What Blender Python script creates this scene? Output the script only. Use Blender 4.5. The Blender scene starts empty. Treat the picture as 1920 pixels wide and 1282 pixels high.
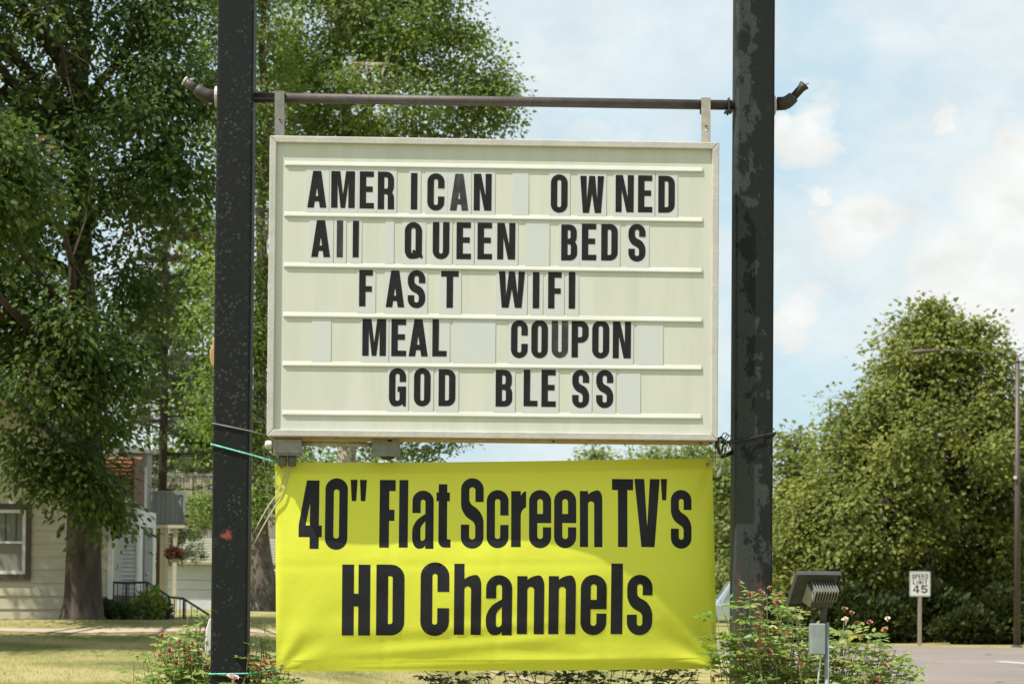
import bpy, math, random
import numpy as np
from mathutils import Vector, Matrix
from mathutils.geometry import delaunay_2d_cdt

random.seed(7)
RNG = np.random.default_rng(11)
scene = bpy.context.scene
COL = scene.collection

# ------------------------------------------------------------------ camera
F = 4152.0                       # focal length in photo pixels (photo 1920 x 1282)
PITCH, ROLL = math.radians(1.5), math.radians(0.45)
SHIFT = 350.0
EYE = Vector((0, 0, 1.6))
cam_data = bpy.data.cameras.new('camera')
cam_data.sensor_width = 36.0
cam_data.lens = 36.0 * F / 1920.0
cam_data.shift_y = SHIFT / 1920.0
cam_data.clip_start = 0.1
cam_data.clip_end = 6000
cam_data.dof.use_dof = True
cam_data.dof.focus_distance = 11.95
cam_data.dof.aperture_fstop = 7.0
camera = bpy.data.objects.new('camera', cam_data)
COL.objects.link(camera)
CM = Matrix.Rotation(math.radians(90) + PITCH, 3, 'X') @ Matrix.Rotation(ROLL, 3, 'Z')
camera.matrix_world = Matrix.Translation(EYE) @ CM.to_4x4()
scene.camera = camera

def ray(px, py):
    return CM @ Vector(((px - 960) / F, (641 + SHIFT - py) / F, -1))

def gp(px, py, Y):
    """world point seen at a photo pixel on the vertical plane y = Y"""
    v = ray(px, py)
    return EYE + v * (Y / v.y)

# ------------------------------------------------------------------ sky and sun
SUN = Vector((-0.42, -0.25, 0.87)).normalized()
world = bpy.data.worlds.new('World')
scene.world = world
world.use_nodes = True

def build_world():
    nt = world.node_tree
    nt.nodes.clear()
    N, L = nt.nodes.new, nt.links.new
    out = N('ShaderNodeOutputWorld'); bg = N('ShaderNodeBackground')
    sky = N('ShaderNodeTexSky')
    sky.sky_type = 'NISHITA'; sky.sun_disc = False
    sky.sun_elevation = math.asin(SUN.z)
    sky.sun_rotation = math.atan2(SUN.x, SUN.y)
    sky.air_density = 1.0; sky.dust_density = 1.6; sky.ozone_density = 1.0
    bg.inputs['Strength'].default_value = 0.105
    tc = N('ShaderNodeTexCoord')
    def noise(scale, detail, rough, vec=None):
        n = N('ShaderNodeTexNoise'); n.inputs['Scale'].default_value = scale
        n.inputs['Detail'].default_value = detail; n.inputs['Roughness'].default_value = rough
        L(vec or tc.outputs['Generated'], n.inputs['Vector']); return n
    def m(op, a, b=None, clamp=False):
        n = N('ShaderNodeMath'); n.operation = op; n.use_clamp = clamp
        for i, v in enumerate((a, b)):
            if v is None: continue
            if isinstance(v, (int, float)): n.inputs[i].default_value = v
            else: L(v, n.inputs[i])
        return n.outputs[0]
    # stretch the direction so that cloud layers lie flat
    mp = N('ShaderNodeMapping'); mp.inputs['Scale'].default_value = (1, 1, 1.7)
    L(tc.outputs['Generated'], mp.inputs['Vector'])
    big = noise(7.0, 9, 0.58, mp.outputs[0])
    fine = noise(30.0, 8, 0.62, mp.outputs[0])
    thin = N('ShaderNodeMapRange'); thin.interpolation_type = 'SMOOTHSTEP'
    thin.inputs['From Min'].default_value = 0.36; thin.inputs['From Max'].default_value = 0.60
    L(big.outputs['Fac'], thin.inputs['Value'])
    veil = m('MULTIPLY', thin.outputs[0], 0.58)
    # cumulus heads standing in the sky of the photograph
    wob = m('MULTIPLY', m('SUBTRACT', fine.outputs['Fac'], 0.5), 0.06)
    mask = None
    for (px, py, rpx) in ((1900, 390, 150), (1800, 490, 120), (1860, 590, 160), (1930, 300, 90), (1760, 570, 80), (1520, 240, 62), (1470, 225, 40), (1545, 375, 36),
                          (1120, 235, 42), (1180, 262, 50), (1000, 60, 120), (1180, 90, 190), (1330, 60, 130), (1400, 480, 90), (1490, 590, 60),
                          (1250, 300, 80), (1610, 420, 90), (1790, 240, 26)):
        d = ray(px, py).normalized()
        dist = N('ShaderNodeVectorMath'); dist.operation = 'DISTANCE'
        L(tc.outputs['Generated'], dist.inputs[0]); dist.inputs[1].default_value = d
        e = m('ADD', dist.outputs['Value'], wob)
        r = rpx / F
        mr = N('ShaderNodeMapRange'); mr.interpolation_type = 'SMOOTHSTEP'
        mr.inputs['From Min'].default_value = r * 1.42; mr.inputs['From Max'].default_value = r * 0.38
        mr.inputs['To Max'].default_value = 0.95 if px > 1430 and rpx < 200 else 0.50
        L(e, mr.inputs['Value'])
        mask = mr.outputs[0] if mask is None else m('MAXIMUM', mask, mr.outputs[0])
    cover = m('MAXIMUM', mask, veil, True)
    tone = N('ShaderNodeMapRange')
    tone.inputs['From Min'].default_value = 0.3; tone.inputs['From Max'].default_value = 0.7
    tone.inputs['To Min'].default_value = 0.86; tone.inputs['To Max'].default_value = 1.08
    L(fine.outputs['Fac'], tone.inputs['Value'])
    cl = N('ShaderNodeVectorMath'); cl.operation = 'SCALE'
    cl.inputs[0].default_value = (5.75, 5.78, 5.60)
    L(tone.outputs[0], cl.inputs['Scale'])
    hz = N('ShaderNodeMix'); hz.data_type = 'RGBA'          # milky summer air
    hz.inputs[0].default_value = 0.78
    L(sky.outputs[0], hz.inputs[6]); hz.inputs[7].default_value = (3.55, 4.80, 5.30, 1)
    mx = N('ShaderNodeMix'); mx.data_type = 'RGBA'
    L(cover, mx.inputs[0]); L(hz.outputs[2], mx.inputs[6]); L(cl.outputs[0], mx.inputs[7])
    L(mx.outputs[2], bg.inputs['Color']); L(bg.outputs[0], out.inputs['Surface'])
build_world()

sun_data = bpy.data.lights.new('sun', 'SUN')
sun_data.energy = 4.6
sun_data.angle = math.radians(0.55)
sun_data.color = (1.0, 0.95, 0.86)
sun = bpy.data.objects.new('sun', sun_data)
COL.objects.link(sun)
sun.rotation_euler = SUN.to_track_quat('Z', 'Y').to_euler()
sun.location = (-30, -20, 60)

vs = scene.view_settings
vs.view_transform = 'Standard'; vs.look = 'None'; vs.gamma = 1.0; vs.exposure = 0.68
vs.use_curve_mapping = False
scene.render.engine = 'CYCLES'
scene.cycles.use_denoising = True
scene.cycles.max_bounces = 7
scene.cycles.diffuse_bounces = 3
scene.cycles.transmission_bounces = 4
scene.cycles.transparent_max_bounces = 12
scene.cycles.caustics_reflective = False
scene.cycles.caustics_refractive = False

# ------------------------------------------------------------------ materials
def nodes_of(name):
    m = bpy.data.materials.new(name); m.use_nodes = True
    nt = m.node_tree
    return m, nt, nt.nodes['Principled BSDF']

def mat(name, c1, c2=None, scale=8, rough=0.6, metal=0.0, bump=0.0, bscale=None, spec=0.4, lo=0.35, hi=0.65, stretch=(1, 1, 1), trans=0.0, coat=0.0, detail=6):
    m, nt, bs = nodes_of(name)
    N, L = nt.nodes.new, nt.links.new
    bs.inputs['Base Color'].default_value = (*c1, 1)
    bs.inputs['Roughness'].default_value = rough
    bs.inputs['Metallic'].default_value = metal
    bs.inputs['Specular IOR Level'].default_value = spec
    bs.inputs['Coat Weight'].default_value = coat
    tc = N('ShaderNodeTexCoord'); mp = N('ShaderNodeMapping'); mp.inputs['Scale'].default_value = stretch
    L(tc.outputs['Object'], mp.inputs['Vector'])
    if c2 is not None:
        n = N('ShaderNodeTexNoise'); n.inputs['Scale'].default_value = scale; n.inputs['Detail'].default_value = detail
        n.inputs['Roughness'].default_value = 0.62
        L(mp.outputs[0], n.inputs['Vector'])
        r = N('ShaderNodeValToRGB')
        r.color_ramp.elements[0].position = lo; r.color_ramp.elements[0].color = (*c1, 1)
        r.color_ramp.elements[1].position = hi; r.color_ramp.elements[1].color = (*c2, 1)
        L(n.outputs['Fac'], r.inputs[0]); L(r.outputs[0], bs.inputs['Base Color'])
    if bump:
        n2 = N('ShaderNodeTexNoise'); n2.inputs['Scale'].default_value = bscale or scale * 3; n2.inputs['Detail'].default_value = 5
        L(mp.outputs[0], n2.inputs['Vector'])
        b = N('ShaderNodeBump'); b.inputs['Strength'].default_value = bump; b.inputs['Distance'].default_value = 0.02
        L(n2.outputs['Fac'], b.inputs['Height']); L(b.outputs[0], bs.inputs['Normal'])
    return m

def leaf_mat(name, stops, trans=0.38, rough=0.55, spec=0.18):
    """leaf colour runs along the per-leaf 'tint' attribute"""
    m, nt, bs = nodes_of(name)
    N, L = nt.nodes.new, nt.links.new
    a = N('ShaderNodeAttribute'); a.attribute_name = 'tint'
    r = N('ShaderNodeValToRGB')
    els = r.color_ramp.elements
    els[0].position, els[0].color = stops[0][0], (*stops[0][1], 1)
    els[1].position, els[1].color = stops[-1][0], (*stops[-1][1], 1)
    for p, c in stops[1:-1]:
        e = els.new(p); e.color = (*c, 1)
    L(a.outputs['Fac'], r.inputs[0])
    L(r.outputs[0], bs.inputs['Base Color'])
    bs.inputs['Roughness'].default_value = rough; bs.inputs['Specular IOR Level'].default_value = spec
    t = N('ShaderNodeBsdfTranslucent')
    h = N('ShaderNodeHueSaturation'); h.inputs['Value'].default_value = 1.5; h.inputs['Hue'].default_value = 0.485
    h.inputs['Saturation'].default_value = 1.1
    L(r.outputs[0], h.inputs['Color']); L(h.outputs[0], t.inputs['Color'])
    mx = N('ShaderNodeMixShader'); mx.inputs[0].default_value = trans
    L(bs.outputs[0], mx.inputs[1]); L(t.outputs[0], mx.inputs[2])
    L(mx.outputs[0], nt.nodes['Material Output'].inputs['Surface'])
    return m

M = {}
M['face'] = mat('sign_face', (0.595, 0.605, 0.54), (0.51, 0.525, 0.445), 2.2, 0.42, spec=0.3, stretch=(5, 1, .5), lo=.3, hi=.75, detail=8)
M['track'] = mat('sign_track', (0.545, 0.55, 0.51), (0.48, 0.48, 0.43), 5, 0.4, spec=0.35, stretch=(.6, 1, 3))
M['frame'] = mat('sign_frame', (0.50, 0.485, 0.45), (0.42, 0.40, 0.37), 9, 0.45, spec=0.4, bump=0.1, bscale=60)
M['rust_edge'] = mat('rusted_edge', (0.30, 0.19, 0.10), (0.42, 0.33, 0.24), 20, 0.8)
M['letter'] = mat('letter_black', (0.011, 0.011, 0.012), (0.022, 0.022, 0.024), 9, 0.6, spec=0.14)
M['letter_worn'] = mat('letter_worn', (0.024, 0.024, 0.026), (0.10, 0.10, 0.105), 14, 0.6, lo=0.5, hi=0.8)
M['print'] = mat('banner_print', (0.009, 0.010, 0.013), (0.02, 0.021, 0.025), 3, 0.5, spec=0.2)
M['galv'] = mat('galvanised_steel', (0.30, 0.30, 0.28), (0.20, 0.20, 0.19), 25, 0.5, 0.35)
M['bracket'] = mat('bracket_steel', (0.24, 0.24, 0.21), (0.17, 0.17, 0.15), 22, 0.6, 0.2)
M['bracket_pale'] = mat('bracket_pale_steel', (0.42, 0.40, 0.34), (0.30, 0.27, 0.22), 25, 0.6, 0.1)
M['pipe'] = mat('pipe_steel', (0.058, 0.048, 0.044), (0.085, 0.07, 0.064), 18, 0.55, 0.2, bump=0.15, bscale=90)
M['pipe_dark'] = mat('pipe_fitting', (0.035, 0.032, 0.029), (0.06, 0.05, 0.042), 30, 0.6, 0.2)
M['white_metal'] = mat('white_metal', (0.62, 0.60, 0.55), (0.5, 0.48, 0.43), 15, 0.5)
M['dark_plastic'] = mat('dark_plastic', (0.02, 0.02, 0.02), (0.035, 0.033, 0.03), 20, 0.55)
M['grey_plastic'] = mat('grey_plastic', (0.13, 0.13, 0.125), (0.09, 0.09, 0.085), 20, 0.55)
M['green_twine'] = mat('green_twine', (0.02, 0.30, 0.20), (0.25, 0.62, 0.50), 60, 0.55)
M['wire_pale'] = mat('pale_wire', (0.50, 0.47, 0.36), (0.4, 0.37, 0.28), 40, 0.5)
M['wire_grey'] = mat('grey_wire', (0.10, 0.10, 0.09), (0.17, 0.16, 0.14), 40, 0.5)
M['black_strap'] = mat('black_strap', (0.015, 0.014, 0.012), (0.03, 0.028, 0.024), 40, 0.7)
M['silver'] = mat('bright_metal', (0.55, 0.55, 0.54), None, rough=0.3, metal=0.8)
M['bark'] = mat('grey_bark', (0.105, 0.085, 0.068), (0.045, 0.036, 0.03), 7, 0.9, bump=0.9, bscale=16, stretch=(1, 1, 0.25), spec=0.1)
M['bark_dark'] = mat('dark_bark', (0.05, 0.038, 0.03), (0.085, 0.066, 0.052), 10, 0.9, bump=0.6, stretch=(1, 1, 0.3), spec=0.1)
M['birch'] = mat('birch_bark', (0.46, 0.41, 0.34), (0.10, 0.08, 0.065), 5, 0.8, bump=0.3, stretch=(1, 1, 2.5), lo=0.45, hi=0.68, spec=0.15)
M['birch_old'] = mat('old_birch_bark', (0.17, 0.145, 0.12), (0.06, 0.05, 0.042), 6, 0.9, bump=0.9, bscale=9, stretch=(1, 1, 0.6), spec=0.1)
M['twig'] = mat('rose_cane', (0.20, 0.12, 0.075), (0.17, 0.20, 0.08), 5, 0.7)
M['leaf_left'] = leaf_mat('maple_leaf', ((0, (0.036, 0.066, 0.018)), (0.45, (0.066, 0.108, 0.026)), (0.8, (0.125, 0.172, 0.036)), (0.97, (0.20, 0.22, 0.055)), (1, (0.24, 0.16, 0.07))), 0.46)
M['leaf_birch'] = leaf_mat('birch_leaf', ((0, (0.085, 0.145, 0.034)), (0.5, (0.155, 0.225, 0.050)), (0.85, (0.23, 0.285, 0.065)), (0.96, (0.32, 0.29, 0.075)), (1, (0.38, 0.26, 0.08))), 0.45)
M['leaf_linden'] = leaf_mat('linden_leaf', ((0, (0.092, 0.130, 0.034)), (0.5, (0.172, 0.208, 0.050)), (0.85, (0.265, 0.278, 0.066)), (1, (0.36, 0.28, 0.08))), 0.38)
M['leaf_far'] = leaf_mat('far_leaf', ((0, (0.12, 0.17, 0.055)), (0.5, (0.18, 0.235, 0.07)), (1, (0.26, 0.28, 0.09))), 0.42)
M['leaf_pine'] = leaf_mat('pine_needle', ((0, (0.06, 0.085, 0.04)), (0.6, (0.10, 0.13, 0.06)), (1, (0.18, 0.13, 0.08))), 0.25)
M['leaf_rose'] = leaf_mat('rose_leaf', ((0, (0.10, 0.18, 0.055)), (0.45, (0.22, 0.32, 0.09)), (0.8, (0.34, 0.41, 0.12)), (0.92, (0.42, 0.34, 0.10)), (1, (0.38, 0.20, 0.10))), 0.42, 0.4, 0.35)
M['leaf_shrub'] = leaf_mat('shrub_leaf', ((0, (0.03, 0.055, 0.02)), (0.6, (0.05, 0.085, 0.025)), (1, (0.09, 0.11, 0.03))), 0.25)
M['leaf_shade'] = leaf_mat('shade_dark_leaf', ((0, (0.022, 0.034, 0.010)), (0.6, (0.040, 0.055, 0.014)), (1, (0.08, 0.085, 0.02))), 0.2)  # shade under the right-hand trees, put into the leaf colour
M['leaf_bright'] = leaf_mat('locust_leaf', ((0, (0.10, 0.20, 0.03)), (0.5, (0.17, 0.29, 0.045)), (1, (0.27, 0.36, 0.07))), 0.45, 0.4)
M['petal_brown'] = mat('dry_petal', (0.30, 0.13, 0.065), (0.42, 0.23, 0.13), 30, 0.8)
M['petal_orange'] = mat('fading_petal', (0.52, 0.25, 0.12), (0.40, 0.17, 0.09), 30, 0.7)
M['petal_pink'] = mat('pink_petal', (0.78, 0.45, 0.55), (0.80, 0.60, 0.64), 30, 0.6)
M['petal_white'] = mat('white_petal', (0.80, 0.72, 0.60), (0.72, 0.55, 0.42), 30, 0.6)
M['petal_red'] = mat('dull_red_petal', (0.34, 0.10, 0.085), (0.42, 0.17, 0.13), 20, 0.7)
M['cream'] = mat('cream_siding', (0.50, 0.46, 0.34), (0.43, 0.39, 0.29), 3, 0.6, stretch=(0.6, 1, 4))
M['white_siding'] = mat('white_siding', (0.66, 0.66, 0.64), (0.56, 0.57, 0.55), 4, 0.55)
M['brown_trim'] = mat('brown_trim', (0.055, 0.04, 0.03), (0.085, 0.062, 0.048), 12, 0.6)
M['white_trim'] = mat('white_trim', (0.70, 0.69, 0.65), (0.58, 0.57, 0.52), 8, 0.5)
M['curtain'] = mat('curtain', (0.20, 0.22, 0.17), (0.15, 0.165, 0.13), 5, 0.9, stretch=(6, 1, 0.4))
M['shingle'] = mat('orange_shingle', (0.50, 0.20, 0.075), (0.28, 0.10, 0.05), 9, 0.85)
M['shingle_green'] = mat('grey_green_shingle', (0.24, 0.24, 0.17), (0.185, 0.19, 0.135), 18, 0.9, bump=0.4)
M['roof_dark'] = mat('dark_roof', (0.045, 0.036, 0.03), (0.075, 0.06, 0.05), 8, 0.9)
M['grey_wall'] = mat('grey_panel_wall', (0.24, 0.25, 0.24), (0.19, 0.20, 0.195), 3, 0.6, stretch=(2, 1, 0.4))
M['blue_panel'] = mat('grey_ribbed_panel', (0.27, 0.28, 0.265), (0.22, 0.235, 0.225), 3, 0.5, stretch=(4, 1, 0.3))
M['fence'] = mat('weathered_board', (0.43, 0.37, 0.30), (0.24, 0.205, 0.17), 5, 0.85, stretch=(9, 9, 0.3))
M['iron'] = mat('black_iron', (0.03, 0.032, 0.036), (0.05, 0.05, 0.052), 15, 0.5)
M['concrete'] = mat('pale_concrete', (0.40, 0.30, 0.24), (0.33, 0.25, 0.20), 4, 0.9, bump=0.2)
M['pot'] = mat('pale_pot', (0.42, 0.38, 0.3), (0.34, 0.3, 0.24), 12, 0.7)
M['leaf_dead'] = leaf_mat('dead_leaf', ((0, (0.085, 0.036, 0.022)), (1, (0.16, 0.075, 0.042))), 0.2)
M['leaf_vine'] = leaf_mat('dark_vine', ((0, (0.012, 0.012, 0.01)), (1, (0.035, 0.032, 0.022))), 0.1)
M['sign_white'] = mat('reflective_white', (0.66, 0.65, 0.58), (0.58, 0.57, 0.51), 6, 0.45)
M['sign_black'] = mat('sign_black_print', (0.03, 0.03, 0.032), None, rough=0.5)
M['sign_grey'] = mat('sign_faded_print', (0.16, 0.16, 0.15), None, rough=0.5)
M['wood_post'] = mat('wood_post', (0.30, 0.24, 0.18), (0.21, 0.165, 0.125), 8, 0.85, stretch=(4, 4, 0.4))
M['lamp_pole'] = mat('lamp_pole', (0.095, 0.073, 0.06), (0.075, 0.058, 0.048), 5, 0.5, 0.15)
M['flood_grey'] = mat('flood_grey', (0.055, 0.06, 0.062), (0.042, 0.046, 0.047), 18, 0.5, 0.15, bump=0.1)
M['flood_lit'] = mat('flood_lit_side', (0.33, 0.31, 0.26), (0.25, 0.235, 0.2), 18, 0.55)  # lit side of the grey housing, its brightness put into the colour
M['flood_box'] = mat('flood_box', (0.27, 0.30, 0.30), (0.21, 0.235, 0.235), 14, 0.5, 0.1)
M['glass_dark'] = mat('dark_glass', (0.03, 0.035, 0.04), None, rough=0.06, spec=0.6)
M['car_white'] = mat('white_car_paint', (0.68, 0.69, 0.68), None, rough=0.25, coat=0.5)
M['car_silver'] = mat('silver_car_paint', (0.42, 0.47, 0.52), None, rough=0.25, metal=0.3, coat=0.5)
M['car_glass'] = mat('car_glass', (0.16, 0.21, 0.25), None, rough=0.05, spec=0.8)
M['rubber'] = mat('tyre_rubber', (0.02, 0.02, 0.02), None, rough=0.85)
M['lamp_red'] = mat('red_lens', (0.35, 0.02, 0.02), None, rough=0.2)
M['line_paint'] = mat('road_paint', (0.74, 0.72, 0.66), (0.6, 0.58, 0.52), 5, 0.7)

def panel_material():
    m, nt, bs = nodes_of('clear_letter_panel')
    N, L = nt.nodes.new, nt.links.new
    bs.inputs['Base Color'].default_value = (0.632, 0.655, 0.635, 1)
    bs.inputs['Roughness'].default_value = 0.25
    t = N('ShaderNodeBsdfTransparent')
    mx = N('ShaderNodeMixShader'); mx.inputs[0].default_value = 0.82
    L(t.outputs[0], mx.inputs[1]); L(bs.outputs[0], mx.inputs[2])
    L(mx.outputs[0], nt.nodes['Material Output'].inputs['Surface'])
    return m
M['panel'] = panel_material()

def banner_material():
    m, nt, bs = nodes_of('yellow_vinyl')
    N, L = nt.nodes.new, nt.links.new
    bs.inputs['Base Color'].default_value = (0.73, 0.755, 0.062, 1)
    bs.inputs['Roughness'].default_value = 0.42
    bs.inputs['Specular IOR Level'].default_value = 0.35
    t = N('ShaderNodeBsdfTranslucent'); t.inputs['Color'].default_value = (0.71, 0.72, 0.06, 1)
    mx = N('ShaderNodeMixShader'); mx.inputs[0].default_value = 0.16
    tc = N('ShaderNodeTexCoord'); n = N('ShaderNodeTexNoise')
    n.inputs['Scale'].default_value = 7; n.inputs['Detail'].default_value = 4
    b = N('ShaderNodeBump'); b.inputs['Strength'].default_value = 0.12; b.inputs['Distance'].default_value = 0.03
    L(tc.outputs['Object'], n.inputs['Vector']); L(n.outputs['Fac'], b.inputs['Height']); L(b.outputs[0], bs.inputs['Normal'])
    L(bs.outputs[0], mx.inputs[1]); L(t.outputs[0], mx.inputs[2])
    L(mx.outputs[0], nt.nodes['Material Output'].inputs['Surface'])
    return m
M['banner'] = banner_material()

def post_material(name, base, worn, amount, rust_x=None, red=None):
    """chipped dark paint: pale specks where it has weathered, rust where it has run"""
    m, nt, bs = nodes_of(name)
    N, L = nt.nodes.new, nt.links.new
    tc = N('ShaderNodeTexCoord')
    def noise(s, d, st=(1, 1, 1)):
        mp = N('ShaderNodeMapping'); mp.inputs['Scale'].default_value = st
        L(tc.outputs['Object'], mp.inputs['Vector'])
        n = N('ShaderNodeTexNoise'); n.inputs['Scale'].default_value = s; n.inputs['Detail'].default_value = d
        n.inputs['Roughness'].default_value = 0.65
        L(mp.outputs[0], n.inputs['Vector']); return n.outputs['Fac']
    def rng(v, a, b, hi=1.0):
        r = N('ShaderNodeMapRange'); r.interpolation_type = 'SMOOTHSTEP'
        r.inputs['From Min'].default_value = a; r.inputs['From Max'].default_value = b; r.inputs['To Max'].default_value = hi
        L(v, r.inputs['Value']); return r.outputs[0]
    def mixc(f, a, b):
        x = N('ShaderNodeMix'); x.data_type = 'RGBA'
        L(f, x.inputs[0])
        for i, v in ((6, a), (7, b)):
            if isinstance(v, tuple): x.inputs[i].default_value = (*v, 1)
            else: L(v, x.inputs[i])
        return x.outputs[2]
    def mul(a, b):
        x = N('ShaderNodeMath'); x.operation = 'MULTIPLY'; L(a, x.inputs[0]); L(b, x.inputs[1]); return x.outputs[0]
    if amount == 'specks':
        dots = N('ShaderNodeTexVoronoi'); dots.inputs['Scale'].default_value = 42
        L(tc.outputs['Object'], dots.inputs['Vector'])
        f = mul(rng(dots.outputs['Distance'], 0.42, 0.16), rng(noise(6, 4), 0.42, 0.60))
        big = rng(noise(2.2, 8, (1, 1, 0.5)), 0.60, 0.72, 0.4)
        x = N('ShaderNodeMath'); x.operation = 'MAXIMUM'; L(f, x.inputs[0]); L(big, x.inputs[1]); f = x.outputs[0]
    else:
        a = N('ShaderNodeMath'); a.operation = 'ADD'
        sx = N('ShaderNodeSeparateXYZ'); L(tc.outputs['Object'], sx.inputs[0])
        k = N('ShaderNodeMath'); k.operation = 'MULTIPLY'; k.inputs[1].default_value = -1.1; L(sx.outputs['X'], k.inputs[0])
        zz = N('ShaderNodeMapRange'); zz.inputs['From Min'].default_value = 1.2; zz.inputs['From Max'].default_value = 3.2
        zz.inputs['To Min'].default_value = 0.15; zz.inputs['To Max'].default_value = -0.055; L(sx.outputs['Z'], zz.inputs['Value'])
        L(noise(15, 14, (1, 1, 0.6)), a.inputs[0]); L(k.outputs[0], a.inputs[1])
        a2 = N('ShaderNodeMath'); a2.operation = 'ADD'; L(a.outputs[0], a2.inputs[0]); L(zz.outputs[0], a2.inputs[1])
        f = rng(a2.outputs[0], 0.485, 0.55)
    c = mixc(f, base, worn)
    c = mixc(rng(noise(60, 4), 0.3, 0.7, 0.35), c, tuple(v * 0.6 for v in base))
    sp = N('ShaderNodeSeparateXYZ'); L(tc.outputs['Object'], sp.inputs[0])
    if rust_x is not None:
        for (xc, hw, zc) in rust_x:
            d = N('ShaderNodeMath'); d.operation = 'SUBTRACT'; L(sp.outputs['X'], d.inputs[0]); d.inputs[1].default_value = xc
            d2 = N('ShaderNodeMath'); d2.operation = 'ABSOLUTE'; L(d.outputs[0], d2.inputs[0])
            fx = rng(d2.outputs[0], hw, hw * 0.35); fz = rng(sp.outputs['Z'], zc, zc - 0.45)
            c = mixc(mul(mul(fx, fz), rng(noise(14, 5, (1, 1, 0.4)), 0.36, 0.58, 0.9)), c, (0.20, 0.075, 0.045))
    if red is not None:
        d = N('ShaderNodeVectorMath'); d.operation = 'DISTANCE'; L(tc.outputs['Object'], d.inputs[0]); d.inputs[1].default_value = red
        w = N('ShaderNodeMath'); w.operation = 'ADD'; L(d.outputs['Value'], w.inputs[0])
        wn = N('ShaderNodeMath'); wn.operation = 'MULTIPLY'; wn.inputs[1].default_value = 0.09; L(noise(30, 4), wn.inputs[0]); L(wn.outputs[0], w.inputs[1])
        c = mixc(rng(w.outputs[0], 0.078, 0.058, 0.75), c, (0.30, 0.075, 0.06))
    L(c, bs.inputs['Base Color'])
    bs.inputs['Roughness'].default_value = 0.6; bs.inputs['Specular IOR Level'].default_value = 0.18
    b = N('ShaderNodeBump'); b.inputs['Strength'].default_value = 0.15; b.inputs['Distance'].default_value = 0.01
    L(noise(45, 5), b.inputs['Height']); L(b.outputs[0], bs.inputs['Normal'])
    return m

def ground_material():
    m, nt, bs = nodes_of('dry_lawn')
    N, L = nt.nodes.new, nt.links.new
    tc = N('ShaderNodeTexCoord')
    n1 = N('ShaderNodeTexNoise'); n1.inputs['Scale'].default_value = 0.9; n1.inputs['Detail'].default_value = 8
    n2 = N('ShaderNodeTexNoise'); n2.inputs['Scale'].default_value = 14; n2.inputs['Detail'].default_value = 8; n2.inputs['Roughness'].default_value = 0.7
    L(tc.outputs['Object'], n1.inputs['Vector']); L(tc.outputs['Object'], n2.inputs['Vector'])
    r1 = N('ShaderNodeValToRGB')
    e = r1.color_ramp.elements
    e[0].position, e[0].color = 0.33, (0.12, 0.13, 0.045, 1)
    e[1].position, e[1].color = 0.62, (0.325, 0.28, 0.125, 1)
    k = e.new(0.47); k.color = (0.235, 0.218, 0.08, 1)
    ad = N('ShaderNodeMath'); ad.operation = 'MULTIPLY_ADD'; ad.inputs[1].default_value = 0.45
    sb = N('ShaderNodeMath'); sb.operation = 'SUBTRACT'; sb.inputs[1].default_value = 0.5
    L(n2.outputs['Fac'], sb.inputs[0]); L(sb.outputs[0], ad.inputs[0]); L(n1.outputs['Fac'], ad.inputs[2])
    L(ad.outputs[0], r1.inputs[0]); L(r1.outputs[0], bs.inputs['Base Color'])
    bs.inputs['Roughness'].default_value = 0.95; bs.inputs['Specular IOR Level'].default_value = 0.1
    b = N('ShaderNodeBump'); b.inputs['Strength'].default_value = 0.6; b.inputs['Distance'].default_value = 0.05
    L(n2.outputs['Fac'], b.inputs['Height']); L(b.outputs[0], bs.inputs['Normal'])
    return m
M['ground'] = ground_material()

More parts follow.
